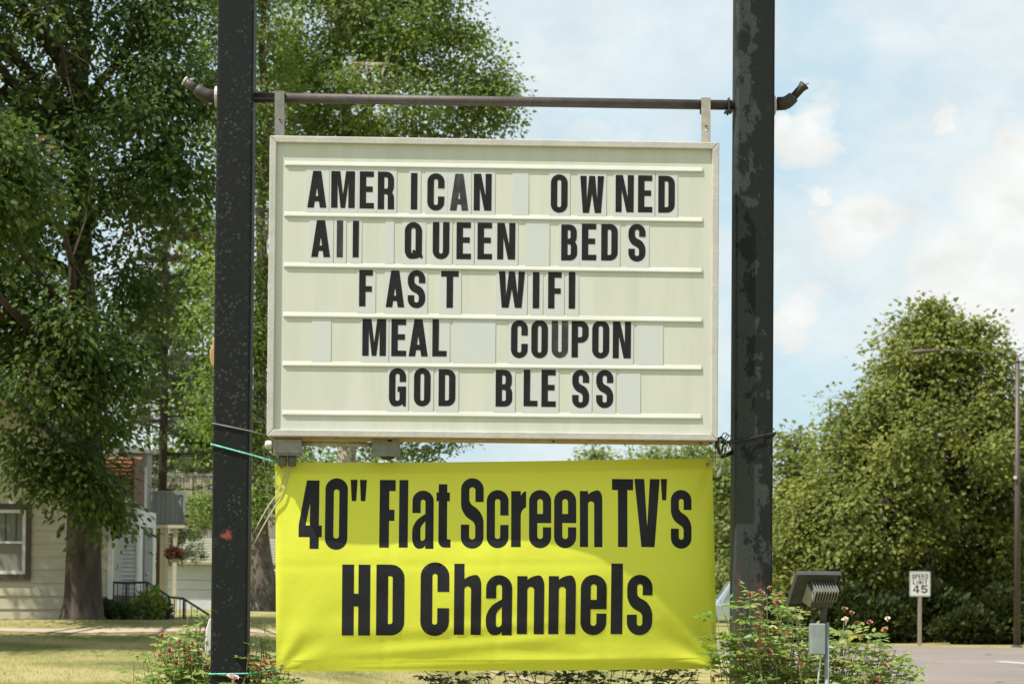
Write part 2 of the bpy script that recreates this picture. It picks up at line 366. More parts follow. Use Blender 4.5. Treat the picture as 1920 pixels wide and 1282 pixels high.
def road_material():
    m, nt, bs = nodes_of('old_asphalt')
    N, L = nt.nodes.new, nt.links.new
    tc = N('ShaderNodeTexCoord')
    n1 = N('ShaderNodeTexNoise'); n1.inputs['Scale'].default_value = 0.35; n1.inputs['Detail'].default_value = 6
    n2 = N('ShaderNodeTexNoise'); n2.inputs['Scale'].default_value = 60; n2.inputs['Detail'].default_value = 4
    for n in (n1, n2): L(tc.outputs['Object'], n.inputs['Vector'])
    r = N('ShaderNodeValToRGB')
    r.color_ramp.elements[0].position, r.color_ramp.elements[0].color = 0.3, (0.175, 0.148, 0.130, 1)
    r.color_ramp.elements[1].position, r.color_ramp.elements[1].color = 0.7, (0.225, 0.190, 0.168, 1)
    ad = N('ShaderNodeMath'); ad.operation = 'MULTIPLY_ADD'; ad.inputs[1].default_value = 0.3
    sb = N('ShaderNodeMath'); sb.operation = 'SUBTRACT'; sb.inputs[1].default_value = 0.5
    L(n2.outputs['Fac'], sb.inputs[0]); L(sb.outputs[0], ad.inputs[0]); L(n1.outputs['Fac'], ad.inputs[2])
    vo = N('ShaderNodeTexVoronoi'); vo.feature = 'DISTANCE_TO_EDGE'; vo.inputs['Scale'].default_value = 0.22
    wv = N('ShaderNodeVectorMath'); wv.operation = 'MULTIPLY_ADD'; wv.inputs[1].default_value = (1.6, 1.6, 1.6)
    L(n1.outputs['Color'], wv.inputs[0]); L(tc.outputs['Object'], wv.inputs[2]); L(wv.outputs[0], vo.inputs['Vector'])
    cr_ = N('ShaderNodeMapRange'); cr_.inputs['From Min'].default_value = 0.004; cr_.inputs['From Max'].default_value = 0.016
    cr_.inputs['To Min'].default_value = 0.6; cr_.inputs['To Max'].default_value = 0.0
    L(vo.outputs['Distance'], cr_.inputs['Value'])
    tar = N('ShaderNodeMix'); tar.data_type = 'RGBA'; tar.inputs[7].default_value = (0.06, 0.055, 0.05, 1)
    L(cr_.outputs[0], tar.inputs[0]); L(r.outputs[0], tar.inputs[6])
    L(ad.outputs[0], r.inputs[0]); L(tar.outputs[2], bs.inputs['Base Color'])
    bs.inputs['Roughness'].default_value = 0.85; bs.inputs['Specular IOR Level'].default_value = 0.25
    b = N('ShaderNodeBump'); b.inputs['Strength'].default_value = 0.3; b.inputs['Distance'].default_value = 0.01
    L(n2.outputs['Fac'], b.inputs['Height']); L(b.outputs[0], bs.inputs['Normal'])
    return m
M['road'] = road_material()

# ------------------------------------------------------------------ mesh helpers
def tag(o, label, cat, group=None):
    o['label'] = label; o['category'] = cat
    if group: o['group'] = group
    return o

def empty(name, loc=(0, 0, 0), rz=0.0):
    o = bpy.data.objects.new(name, None)
    o.empty_display_size = 0.1
    COL.objects.link(o); o.location = loc; o.rotation_euler = (0, 0, rz)
    return o

def thing(name, label, cat, loc=(0, 0, 0), rz=0.0, group=None):
    return tag(empty(name, loc, rz), label, cat, group)

def link_mesh(name, me, material, parent=None, loc=None, smooth=False):
    o = bpy.data.objects.new(name, me)
    COL.objects.link(o)
    if material is not None and not me.materials: me.materials.append(material)
    if smooth: me.polygons.foreach_set('use_smooth', [True] * len(me.polygons))
    if parent is not None: o.parent = parent
    if loc is not None: o.location = loc
    return o

class MB:
    def __init__(s): s.v, s.f = [], []
    def add(s, vs, fs):
        n = len(s.v); s.v += [tuple(v) for v in vs]; s.f += [tuple(i + n for i in f) for f in fs]; return s
    def box(s, x0, x1, y0, y1, z0, z1):
        return s.add([(x0, y0, z0), (x1, y0, z0), (x1, y1, z0), (x0, y1, z0), (x0, y0, z1), (x1, y0, z1), (x1, y1, z1), (x0, y1, z1)],
                     [(0, 3, 2, 1), (4, 5, 6, 7), (0, 1, 5, 4), (1, 2, 6, 5), (2, 3, 7, 6), (3, 0, 4, 7)])
    def hexa(s, p):        # eight corners: bottom four counter-clockwise, top four
        return s.add(p, [(0, 3, 2, 1), (4, 5, 6, 7), (0, 1, 5, 4), (1, 2, 6, 5), (2, 3, 7, 6), (3, 0, 4, 7)])
    def rbox(s, x0, x1, y0, y1, z0, z1, r=0.01):   # vertical edges rounded
        pts = []
        for cx, cy, a0 in ((x1 - r, y1 - r, 0), (x0 + r, y1 - r, 90), (x0 + r, y0 + r, 180), (x1 - r, y0 + r, 270)):
            for k in range(5):
                a = math.radians(a0 + 22.5 * k); pts.append((cx + r * math.cos(a), cy + r * math.sin(a)))
        n = len(pts)
        return s.add([(x, y, z0) for x, y in pts] + [(x, y, z1) for x, y in pts],
                     [tuple(range(n - 1, -1, -1)), tuple(range(n, 2 * n))] + [(i, (i + 1) % n, n + (i + 1) % n, n + i) for i in range(n)])
    def prism_y(s, poly, y0, y1):       # (x, z) polygon pulled along y
        n = len(poly)
        return s.add([(x, y0, z) for x, z in poly] + [(x, y1, z) for x, z in poly],
                     [tuple(range(n)), tuple(range(2 * n - 1, n - 1, -1))] + [(i, n + i, n + (i + 1) % n, (i + 1) % n) for i in range(n)])
    def prism_x(s, poly, x0, x1):       # (y, z) polygon pulled along x
        n = len(poly)
        return s.add([(x0, y, z) for y, z in poly] + [(x1, y, z) for y, z in poly],
                     [tuple(range(n - 1, -1, -1)), tuple(range(n, 2 * n))] + [(i, (i + 1) % n, n + (i + 1) % n, n + i) for i in range(n)])
    def tube(s, path, radii, n=8, caps=True):
        path = [Vector(p) for p in path]
        if isinstance(radii, (int, float)): radii = [radii] * len(path)
        vs, fs = [], []
        up = Vector((0.13, 0.21, 0.97))
        t0 = (path[1] - path[0]).normalized()
        a = t0.cross(up)
        if a.length < 1e-3: a = t0.cross(Vector((1, 0, 0)))
        a.normalize()
        for i, p in enumerate(path):
            if i == 0: t = path[1] - path[0]
            elif i == len(path) - 1: t = path[-1] - path[-2]
            else: t = (path[i + 1] - path[i]).normalized() + (path[i] - path[i - 1]).normalized()
            t.normalize()
            a = (a - t * a.dot(t))
            if a.length < 1e-5: a = t.orthogonal()
            a.normalize(); b = t.cross(a)
            for k in range(n):
                w = 2 * math.pi * k / n
                vs.append(p + (a * math.cos(w) + b * math.sin(w)) * radii[i])
        for i in range(len(path) - 1):
            for k in range(n):
                fs.append((i * n + k, i * n + (k + 1) % n, (i + 1) * n + (k + 1) % n, (i + 1) * n + k))
        if caps:
            fs.append(tuple(range(n - 1, -1, -1))); fs.append(tuple(range((len(path) - 1) * n, len(path) * n)))
        return s.add(vs, fs)
    def lathe(s, prof, n=16, c=(0, 0, 0), axis='z'):
        vs, fs = [], []
        for r, h in prof:
            for k in range(n):
                w = 2 * math.pi * k / n
                x, y = r * math.cos(w), r * math.sin(w)
                p = {'z': (x, y, h), 'y': (x, h, y), 'x': (h, x, y)}[axis]
                vs.append((p[0] + c[0], p[1] + c[1], p[2] + c[2]))
        for i in range(len(prof) - 1):
            for k in range(n):
                fs.append((i * n + k, i * n + (k + 1) % n, (i + 1) * n + (k + 1) % n, (i + 1) * n + k))
        fs.append(tuple(range(n - 1, -1, -1))); fs.append(tuple(range((len(prof) - 1) * n, len(prof) * n)))
        return s.add(vs, fs)
    def mesh(s, name, off=(0, 0, 0)):
        me = bpy.data.meshes.new(name)
        me.from_pydata([(v[0] - off[0], v[1] - off[1], v[2] - off[2]) for v in s.v], [], s.f)
        return me
    def build(s, name, material, parent=None, off=(0, 0, 0), loc=None, smooth=False, bevel=0.0):
        o = link_mesh(name, s.mesh(name, off), material, parent, loc, smooth)
        if bevel:
            b = o.modifiers.new('bevel', 'BEVEL'); b.width = bevel; b.segments = 2; b.limit_method = 'ANGLE'
        return o

def array_mesh(name, V, Fa, tint=None):
    """numpy vertices (n,3) and equal-sized faces (m,k) to a mesh, with a tint per face"""
    me = bpy.data.meshes.new(name)
    n, (m, k) = len(V), Fa.shape
    me.vertices.add(n); me.vertices.foreach_set('co', V.astype(np.float32).ravel())
    me.loops.add(m * k); me.loops.foreach_set('vertex_index', Fa.astype(np.int32).ravel())
    me.polygons.add(m); me.polygons.foreach_set('loop_start', np.arange(0, m * k, k, dtype=np.int32))
    if tint is not None:
        at = me.attributes.new('tint', 'FLOAT', 'FACE'); at.data.foreach_set('value', tint.astype(np.float32))
    me.update(calc_edges=True)
    return me

LEAF = {   # (side, along, lift) in leaf lengths, and faces
    'oval': (np.array([(0, 0, 0), (.24, .28, .05), (.20, .66, .05), (0, 1, -.06), (-.20, .66, .05), (-.24, .28, .05), (0, .45, -.02)]),
             np.array([(0, 1, 6), (1, 2, 6), (2, 3, 6), (3, 4, 6), (4, 5, 6), (5, 0, 6)])),
    'diamond': (np.array([(0, 0, 0), (.34, .42, .09), (0, 1, -.05), (-.34, .42, .09)]), np.array([(0, 1, 2), (0, 2, 3)])),
    'lobed': (np.array([(0, 0, 0), (.18, .22, .02), (.48, .30, -.02), (.26, .52, .04), (.30, .80, -.02), (0, 1.05, -.08), (-.30, .80, -.02), (-.26, .52, .04), (-.48, .30, -.02), (-.18, .22, .02), (0, .5, .05)]),
              np.array([(0, 1, 10), (1, 2, 3), (1, 3, 10), (3, 4, 10), (4, 5, 10), (5, 6, 10), (6, 7, 10), (7, 8, 9), (7, 9, 10), (9, 0, 10)])),
    'needle': (np.array([(-.075, 0, 0), (.075, 0, 0), (0, 1, 0)]), np.array([(0, 1, 2)])),
    'blade': (np.array([(-.07, 0, 0), (.07, 0, 0), (.0, 1, .25)]), np.array([(0, 1, 2)])),
}

def leaves(P, D, Nrm, size, shape, tint):
    """leaf i starts at P[i], points along D[i], its upper face towards Nrm[i]"""
    T, Fc = LEAF[shape]
    D = D / np.maximum(np.linalg.norm(D, axis=1, keepdims=True), 1e-6)
    S = np.cross(D, Nrm); S /= np.maximum(np.linalg.norm(S, axis=1, keepdims=True), 1e-6)
    U = np.cross(S, D)
    V = P[:, None, :] + size[:, None, None] * (T[None, :, 0:1] * S[:, None, :] + T[None, :, 1:2] * D[:, None, :] + T[None, :, 2:3] * U[:, None, :])
    n, k = len(P), len(T)
    Fa = (Fc[None] + (np.arange(n) * k)[:, None, None]).reshape(-1, 3)
    return V.reshape(-1, 3), Fa, np.repeat(tint, len(Fc))

def merge(parts):
    V, Fs, T, o = [], [], [], 0
    for v, f, t in parts:
        V.append(v); Fs.append(f + o); T.append(t); o += len(v)
    return np.concatenate(V), np.concatenate(Fs), np.concatenate(T)

def leaf_object(name, data, material, parent, off=(0, 0, 0)):
    V, Fa, T = data
    me = array_mesh(name, V - np.array(off), Fa, T)
    o = link_mesh(name, me, material, parent)
    o['kind'] = 'stuff'
    return o

# ------------------------------------------------------------------ terrain
def sstep(x, a, b):
    t = np.clip((np.asarray(x, float) - a) / (b - a), 0, 1)
    return t * t * (3 - 2 * t)

def ground_z(X, Y):
    X = np.asarray(X, float); Y = np.asarray(Y, float)
    ramp = np.clip((Y - 14.5) / 17.0, 0, 1); ramp = ramp * (1 - 0.25 * (1 - ramp) * ramp)
    fall = 1 - 0.55 * sstep(Y, 47, 58)
    side = sstep(X, 2.6, -3.6)
    far = 1 - sstep(Y, 75, 120)
    bump = 0.018 * np.sin(X * 1.7 + Y * .6) * np.cos(Y * 1.3 - X * .4)
    flat = sstep(X, 3.5, 0.5)
    return 1.06 * ramp * fall * side * far + bump * flat * sstep(Y, 200, 60)

def on_ground(px, py):
    v = ray(px, py); t = 3.0
    for _ in range(4000):
        p = EYE + v * t
        if p.z <= float(ground_z(p.x, p.y)): return p
        t += 0.03 + t * 0.0008
    return p

ax = np.concatenate([[-3000, -1500, -700, -300, -150, -80, -50, -30, -20], np.arange(-14, 16.01, .5), [20, 30, 50, 80, 150, 300, 700, 1500, 3000]])
ay = np.concatenate([[-200, -60, -20, -5, 2, 6], np.arange(8, 66.01, .5), [70, 75, 80, 86, 92, 100, 110, 120, 150, 220, 400, 800, 1600, 3500]])
GX, GY = np.meshgrid(ax, ay)
GV = np.stack([GX.ravel(), GY.ravel(), ground_z(GX, GY).ravel()], 1)
nx, ny = len(ax), len(ay)
ii, jj = np.meshgrid(np.arange(nx - 1), np.arange(ny - 1))
k0 = (jj * nx + ii).ravel()
ground = link_mesh('ground', array_mesh('ground', GV, np.stack([k0, k0 + 1, k0 + nx + 1, k0 + nx], 1)), M['ground'], smooth=True)
ground['kind'] = 'structure'

def strip(name, left, right, material, lift, n=60):
    """a sheet between two ground-plan polylines, laid on the terrain"""
    def resample(pl):
        pl = np.array(pl, float); d = np.concatenate([[0], np.cumsum(np.linalg.norm(np.diff(pl, axis=0), axis=1))])
        t = np.linspace(0, d[-1], n); return np.stack([np.interp(t, d, pl[:, 0]), np.interp(t, d, pl[:, 1])], 1)
    a, b = resample(left), resample(right)
    m = 12
    V = []
    for j in range(m + 1):
        p = a + (b - a) * j / m
        V.append(np.stack([p[:, 0], p[:, 1], ground_z(p[:, 0], p[:, 1]) + lift], 1))
    V = np.concatenate(V)
    Fq = np.array([(j * n + i, (j + 1) * n + i, (j + 1) * n + i + 1, j * n + i + 1) for j in range(m) for i in range(n - 1)])
    o = link_mesh(name, array_mesh(name, V, Fq), material, smooth=True)
    o['kind'] = 'structure'
    return o

road_far = [(120, 40), (60, 52.5), (30, 58.8), (14.2, 62.0), (10.8, 63.6), (5.7, 68), (0, 76), (-12, 100), (-30, 140)]
road_near = [(40, -30), (18, 8), (11.5, 24), (7.2, 36.5), (5.2, 45.8), (4.3, 50), (1.5, 58), (-8, 82), (-26, 125)]
strip('road', road_near, road_far, M['road'], 0.006, 90)
gravel = strip('road_shoulder', [(4.9, 45.8), (4.0, 50), (1.2, 58), (-8.5, 82)], [(5.3, 45.9), (4.5, 50.2), (1.8, 58.2), (-7.8, 82.2)], M['concrete'], 0.011, 30)
d0, d1 = on_ground(1872, 1240), on_ground(1990, 1249)
dv = (d1 - d0); dn = Vector((-dv.y, dv.x, 0)).normalized() * 0.075 * 1.3
dash = MB().add([d0 - dn, d1 - dn, d1 + dn, d0 + dn], [(0, 1, 2, 3)])
dash.v = [(x, y, 0.012 + float(ground_z(x, y))) for x, y, z in dash.v]
line = dash.build('lane_marking', M['line_paint']); line['kind'] = 'structure'
strip('sidewalk', [(-40, 29.8), (-4.5, 29.95), (3, 30.5)], [(-40, 30.3), (-4.5, 30.42), (3, 31.0)], M['concrete'], 0.008, 60)

# short dry grass
def grass():
    n = 70000
    X = RNG.uniform(-9, 5, n); Y = 20 + 12.3 * RNG.random(n) ** 1.0
    keep = np.abs(X) < Y * 0.24 + .3
    keep &= ~((Y > 29.7) & (Y < 30.6))
    X, Y = X[keep], Y[keep]; n = len(X)
    P = np.stack([X, Y, ground_z(X, Y) - 0.004], 1)
    D = np.stack([RNG.normal(0, .55, n), RNG.normal(0, .55, n), np.ones(n)], 1)
    size = RNG.uniform(.018, .05, n)
    patch = 0.5 + 0.28 * np.sin(X * 2.1 + 1.3 * np.sin(Y * 1.7)) + .2 * np.sin(Y * 3.1 + X)
    return leaves(P, D, RNG.normal(0, 1, (n, 3)), size, 'blade', np.clip(patch * .5 + RNG.normal(.25, .2, n), 0, 1))
M['grass'] = leaf_mat('grass_blade', ((0, (0.10, 0.13, 0.03)), (0.4, (0.24, 0.215, 0.085)), (1, (0.38, 0.315, 0.16))), 0.3, 0.8, 0.1)
g = leaf_object('lawn_grass', grass(), M['grass'], None)
g['label'] = 'short dry straw coloured lawn grass in front of the house'; g['category'] = 'grass'
# ------------------------------------------------------------------ the sign's own frame: x along it, y away from the camera, z up
TH = math.atan(0.036)
SO = Vector((0, 12, 0))
RS = Matrix.Rotation(TH, 3, 'Z')
UV, NV = RS @ Vector((1, 0, 0)), RS @ Vector((0, 1, 0))
SPX = F / 12.0     # photo pixels per metre at the sign

def sp(px, py, d=0.0):
    v = ray(px, py)
    t = (d - (EYE - SO).dot(NV)) / v.dot(NV)
    q = EYE + v * t - SO
    return Vector((q.dot(UV), d, q.z))

def sthing(name, label, cat, base, group=None):
    return thing(name, label, cat, SO + RS @ Vector(base), TH, group)

# ------------------------------------------------------------------ lettering
def rnd(pts, seg=6):
    """round the corners of a closed outline; a corner is (x, y) or (x, y, radius)"""
    out, n = [], len(pts)
    for i, p in enumerate(pts):
        r = p[2] if len(p) > 2 else 0
        b = Vector(p[:2])
        if r <= 1e-6: out.append(tuple(b)); continue
        a, c = Vector(pts[i - 1][:2]), Vector(pts[(i + 1) % n][:2])
        ra = pts[i - 1][2] if len(pts[i - 1]) > 2 else 0
        rc = pts[(i + 1) % n][2] if len(pts[(i + 1) % n]) > 2 else 0
        u, w = a - b, c - b
        du = min(r, u.length * (0.5 if ra else 0.98)); dw = min(r, w.length * (0.5 if rc else 0.98))
        s, e = b + u.normalized() * du, b + w.normalized() * dw
        for k in range(seg + 1):
            t = math.pi / 2 * k / seg
            out.append(tuple(b + (s - b) * (1 - math.sin(t)) + (e - b) * (1 - math.cos(t))))
    return out

def glyph(ch, w, h, s, t):
    R, r = min(w, h) * 0.5, max(min(w, h) * 0.5 - s, s * 0.15)
    if ch in 'I|l': return [[(0, 0), (0, h), (w, h), (w, 0)]]
    if ch == 'H': return [[(0, 0), (0, h), (s, h), (s, h * .5 + t * .55), (w - s, h * .5 + t * .55), (w - s, h), (w, h), (w, 0), (w - s, 0), (w - s, h * .5 - t * .55), (s, h * .5 - t * .55), (s, 0)]]
    if ch == 'L': return [[(0, 0), (0, h), (s, h), (s, t), (w, t), (w, 0)]]
    if ch == 'T': return [[(w / 2 - s / 2, 0), (w / 2 - s / 2, h - t), (0, h - t), (0, h), (w, h), (w, h - t), (w / 2 + s / 2, h - t), (w / 2 + s / 2, 0)]]
    if ch == 'F': return [[(0, 0), (0, h), (w, h), (w, h - t), (s, h - t), (s, h * .51 + t * .3), (w * .94, h * .51 + t * .3), (w * .94, h * .51 - t * .7), (s, h * .51 - t * .7), (s, 0)]]
    if ch == 'E': return [[(0, 0), (0, h), (w * .98, h), (w * .98, h - t), (s, h - t), (s, h * .52 + t / 2), (w * .91, h * .52 + t / 2), (w * .91, h * .52 - t / 2), (s, h * .52 - t / 2), (s, t), (w, t), (w, 0)]]
    if ch == 'A':
        k = s * .62; s1 = s * 1.02; g = (w / 2 - k) / h
        xi = lambda y: s1 + y * g
        b0, b1 = h * .17, h * .17 + t * .95
        ya = (w / 2 - s1) / g
        return [[(0, 0), (w / 2 - k, h), (w / 2 + k, h), (w, 0), (w - s1, 0), (w - xi(b0), b0), (xi(b0), b0), (s1, 0)],
                [(xi(b1), b1), (w - xi(b1), b1), (w / 2 + s * .04, ya * .97), (w / 2 - s * .04, ya * .97)]]
    if ch == 'M': return [[(0, 0), (0, h), (s * 1.38, h), (w / 2, h * .36), (w - s * 1.38, h), (w, h), (w, 0), (w - s, 0), (w - s, h * .70), (w / 2 + s * .36, 0), (w / 2 - s * .36, 0), (s, h * .70), (s, 0)]]
    if ch == 'N': return [[(0, 0), (0, h), (s * 1.12, h), (w - s * .95, h * .40), (w - s * .95, h), (w, h), (w, 0), (w - s * 1.12, 0), (s * .95, h * .60), (s * .95, 0)]]
    if ch == 'W': return [[(0, h), (s * .98, h), (w * .28, h * .34), (w / 2 - s * .46, h), (w / 2 + s * .46, h), (w * .72, h * .34), (w - s * .98, h), (w, h), (w * .885, 0), (w * .62, 0), (w / 2, h * .52), (w * .38, 0), (w * .115, 0)]]
    if ch == 'V': return [[(0, h), (s * 1.05, h), (w / 2, h * .30), (w - s * 1.05, h), (w, h), (w * .79, 0), (w * .27, 0)]]
    if ch == 'O' or ch == '0': return [rnd([(0, 0, R), (0, h, R), (w, h, R), (w, 0, R)]), rnd([(s, t, r), (w - s, t, r), (w - s, h - t, r), (s, h - t, r)])]
    if ch == 'Q': return [rnd([(0, 0, R), (0, h, R), (w * .94, h, R), (w * .94, h * .13), (w, h * .07), (w * .93, h * .0), (w * .84, h * .05), (w * .70, h * .0, R * .6)]),
                          rnd([(s, t, r), (w * .46, h * .16), (w * .40, h * .20), (w * .50, h * .26), (w * .94 - s, h * .22), (w * .94 - s, h - t, r), (s, h - t, r)])]
    if ch == 'D': return [rnd([(0, 0), (0, h), (w, h, R * .95), (w, 0, R * .95)]), rnd([(s, t), (w - s, t, r), (w - s, h - t, r), (s, h - t)])]
    if ch == 'P': return [rnd([(0, 0), (0, h), (w, h, R * .95), (w, h * .40, R * .95), (s, h * .40), (s, 0)]), rnd([(s, h * .40 + t), (w - s, h * .40 + t, r), (w - s, h - t, r), (s, h - t)])]
    if ch == 'R': return [rnd([(0, 0), (0, h), (w * .98, h, R * .95), (w * .98, h * .50, R * .55), (w * .86, h * .455), (w * .98, h * .40, R * .4), (w, 0), (w - s, 0), (w - s * 1.02, h * .40, r), (s, h * .40), (s, 0)]),
                          rnd([(s, h * .40 + t), (w - s, h * .40 + t, r), (w - s, h - t, r), (s, h - t)])]
    if ch == 'B': return [rnd([(0, 0), (0, h), (w * .97, h, R * .9), (w * .97, h * .56, R * .5), (w * .86, h * .52), (w, h * .47, R * .5), (w, 0, R * .9)]),
                          rnd([(s, t), (w - s, t, r), (w - s, h * .53 - t / 2, r), (s, h * .53 - t / 2)]), rnd([(s, h * .53 + t / 2), (w - s * 1.05, h * .53 + t / 2, r), (w - s * 1.05, h - t, r), (s, h - t)])]
    if ch == 'C': return [rnd([(w, h * .60), (w, h, R), (0, h, R), (0, 0, R), (w, 0, R), (w, h * .38), (w - s, h * .38), (w - s, t, r), (s, t, r), (s, h - t, r), (w - s, h - t, r), (w - s, h * .60)])]
    if ch == 'c': return [rnd([(w, h * .56), (w, h, R), (0, h, R), (0, 0, R), (w, 0, R), (w, h * .40), (w - s, h * .40), (w - s, t, r), (s, t, r), (s, h - t, r), (w - s, h - t, r), (w - s, h * .56)])]
    if ch == 'G': return [rnd([(w, h * .64), (w, h, R), (0, h, R), (0, 0, R), (w * .7, 0, R * .7), (w - s * .5, h * .06), (w - s * .4, 0), (w, 0), (w, h * .52), (w * .5, h * .52), (w * .5, h * .52 - t * .95), (w - s, h * .52 - t * .95), (w - s, t, r), (s, t, r), (s, h - t, r), (w - s, h - t, r), (w - s, h * .64)])]
    if ch in 'Ss': return [rnd([(w, h * .66), (w, h, R), (0, h, R), (0, h * .50, R * .8), (w - s, h * .36, r * 1.2), (w - s, t, r), (s, t, r), (s, h * .34), (0, h * .34), (0, 0, R), (w, 0, R), (w, h * .50, R * .8), (s, h * .645, r * 1.2), (s, h - t, r), (w - s, h - t, r), (w - s, h * .66)])]
    if ch == 'U': return [rnd([(0, h), (s, h), (s, t, r), (w - s, t, r), (w - s, h), (w, h), (w, 0, R), (0, 0, R)])]
    if ch == '4': return [[(w * .48, 0), (w * .48, h * .17), (0, h * .17), (0, h * .34), (w * .33, h), (w * .87, h), (w * .87, h * .34), (w, h * .34), (w, h * .17), (w * .87, h * .17), (w * .87, 0)], [(w * .30, h * .34), (w * .48, h * .34), (w * .48, h * .66)]]
    if ch == '"': return [[(0, h), (w * .43, h), (w * .36, 0), (w * .08, 0)], [(w * .57, h), (w, h), (w * .92, 0), (w * .64, 0)]]
    if ch == "'": return [[(0, h), (w, h), (w * .86, 0), (w * .22, 0)]]
    if ch == 'a': return [rnd([(w, 0), (w, h, R), (0, h, R), (0, h * .61), (s, h * .61), (s, h - t, r), (w - s, h - t, r), (w - s, h * .60), (0, h * .44, R * .8), (0, 0, R), (w * .62, 0, R * .5), (w - s, h * .075), (w - s, 0)]), rnd([(s, t * .8, r), (w - s, t * .95, r), (w - s, h * .47), (s, h * .37, r)])]
    if ch == 't': return [rnd([(w * .15, h), (w * .75, h), (w * .75, h * .87), (w * .93, h * .87), (w * .93, h * .73), (w * .75, h * .73), (w * .75, h * .13, w * .08), (w, h * .13), (w, 0), (w * .15, 0, w * .45), (w * .15, h * .73), (0, h * .73), (0, h * .87), (w * .15, h * .87)])]
    if ch == 'r': return [rnd([(0, 0), (0, h), (s, h), (s, h * .91), (w * .74, h * .99, s * .4), (w, h), (w, h * .71), (s * 1.0, h * .68, s * .7), (s, 0)])]
    if ch == 'e': return [rnd([(w, h * .36), (w, 0, R), (0, 0, R), (0, h, R), (w, h, R), (w, h * .43), (s, h * .43), (s, t, r), (w - s, t, r), (w - s, h * .36)]), rnd([(s, h * .43 + t * 1.0), (w - s, h * .43 + t * 1.0), (w - s, h - t, r), (s, h - t, r)])]
    if ch == 'n': return [rnd([(0, 0), (0, h * .985), (s, h * .985), (s, h * .925), (w * .60, h, w * .2), (w, h, R * .8), (w, 0), (w - s, 0), (w - s, h - t, r), (s, h - t, r), (s, 0)])]
    if ch == 'h': return [rnd([(0, 0), (0, h), (s, h), (s, h * .785), (w * .60, h * .845, w * .2), (w, h * .845, R * .8), (w, 0), (w - s, 0), (w - s, h * .845 - t, r), (s, h * .845 - t, r), (s, 0)])]
    if ch == '5': return [rnd([(w * .06, h), (w * .94, h), (w * .94, h - t), (w * .06 + s, h - t), (w * .04 + s, h * .62), (w * .5, h * .66), (w, h * .66, R), (w, 0, R), (0, 0, R), (0, h * .27), (s, h * .27), (s, t, r), (w - s, t, r), (w - s, h * .66 - t, r), (s, h * .64 - t, r * .5), (0, h * .46)])]
    if ch == '#4': return [[(w * .58, 0), (w * .58, h * .24), (0, h * .24), (0, h * .36), (w * .54, h), (w * .82, h), (w * .82, h * .38), (w, h * .38), (w, h * .24), (w * .82, h * .24), (w * .82, 0)], [(w * .20, h * .38), (w * .58, h * .38), (w * .58, h * .82)]]
    raise ValueError(ch)

def inside(p, cs):
    x, y = p; c = False
    for poly in cs:
        j = len(poly) - 1
        for i in range(len(poly)):
            (xi, yi), (xj, yj) = poly[i], poly[j]
            if (yi > y) != (yj > y) and x < (xj - xi) * (y - yi) / (yj - yi) + xi: c = not c
            j = i
    return c

def fill(contours, grid=0.0):
    """triangles inside the outlines (even-odd); with grid, points every so far inside too"""
    pts, edges = [], []
    for c in contours:
        n0 = len(pts); n = len(c)
        cc = []
        for i, p in enumerate(c):
            q = c[(i + 1) % n]
            cc.append(p)
            if grid:
                L_ = math.hypot(q[0] - p[0], q[1] - p[1]); k = int(L_ / grid)
                for a in range(1, k + 1):
                    f = a / (k + 1); cc.append((p[0] + (q[0] - p[0]) * f, p[1] + (q[1] - p[1]) * f))
        pts += cc
        edges += [(n0 + i, n0 + (i + 1) % len(cc)) for i in range(len(cc))]
    if grid:
        xs = [p[0] for p in pts]; ys = [p[1] for p in pts]
        y = min(ys) + grid / 2
        while y < max(ys):
            x = min(xs) + grid / 2
            while x < max(xs):
                if inside((x, y), contours): pts.append((x, y))
                x += grid
            y += grid
    V, _, Fc, *_ = delaunay_2d_cdt([Vector(p) for p in pts], edges, [], 0, 1e-6)
    out = []
    for f in Fc:
        cx = sum(V[i].x for i in f) / 3; cy = sum(V[i].y for i in f) / 3
        if inside((cx, cy), contours): out.append(tuple(f))
    return [(v.x, v.y) for v in V], out

def glyph_solid(contours, depth):
    """a letter standing in the x-z plane, front face at y = -depth, back at 0"""
    V, Fc = fill(contours)
    mb = MB()
    used = sorted({i for f in Fc for i in f}); re = {i: k for k, i in enumerate(used)}
    mb.add([(V[i][0], -depth, V[i][1]) for i in used], [tuple(re[i] for i in f) for f in Fc])
    # make every front triangle face the viewer (-y)
    fixed = []
    for f in mb.f:
        a, b, c = (Vector(mb.v[i]) for i in f)
        fixed.append(f if (b - a).cross(c - a).y < 0 else f[::-1])
    mb.f = fixed
    for c in contours:
        n = len(c)
        mb.add([(x, -depth, z) for x, z in c] + [(x, 0, z) for x, z in c], [(i, (i + 1) % n, n + (i + 1) % n, n + i) for i in range(n)])
    return mb

# ------------------------------------------------------------------ posts
zb = -0.3
def make_post(name, label, pxc, py, w, material_fn, top=5.75):
    c = sp(pxc, py, -0.1)
    t = sthing(name, label, 'sign post', (c.x, 0, 0), None)
    m = material_fn(c)
    MB().rbox(c.x - w / 2, c.x + w / 2, -0.1, 0.1, zb, top, 0.014).build('tube', m, t, off=(c.x, 0, 0))
    MB().rbox(c.x - w / 2 - .012, c.x + w / 2 + .012, -0.112, 0.112, top, top + .02, 0.014).build('cap', m, t, off=(c.x, 0, 0))
    return t, c

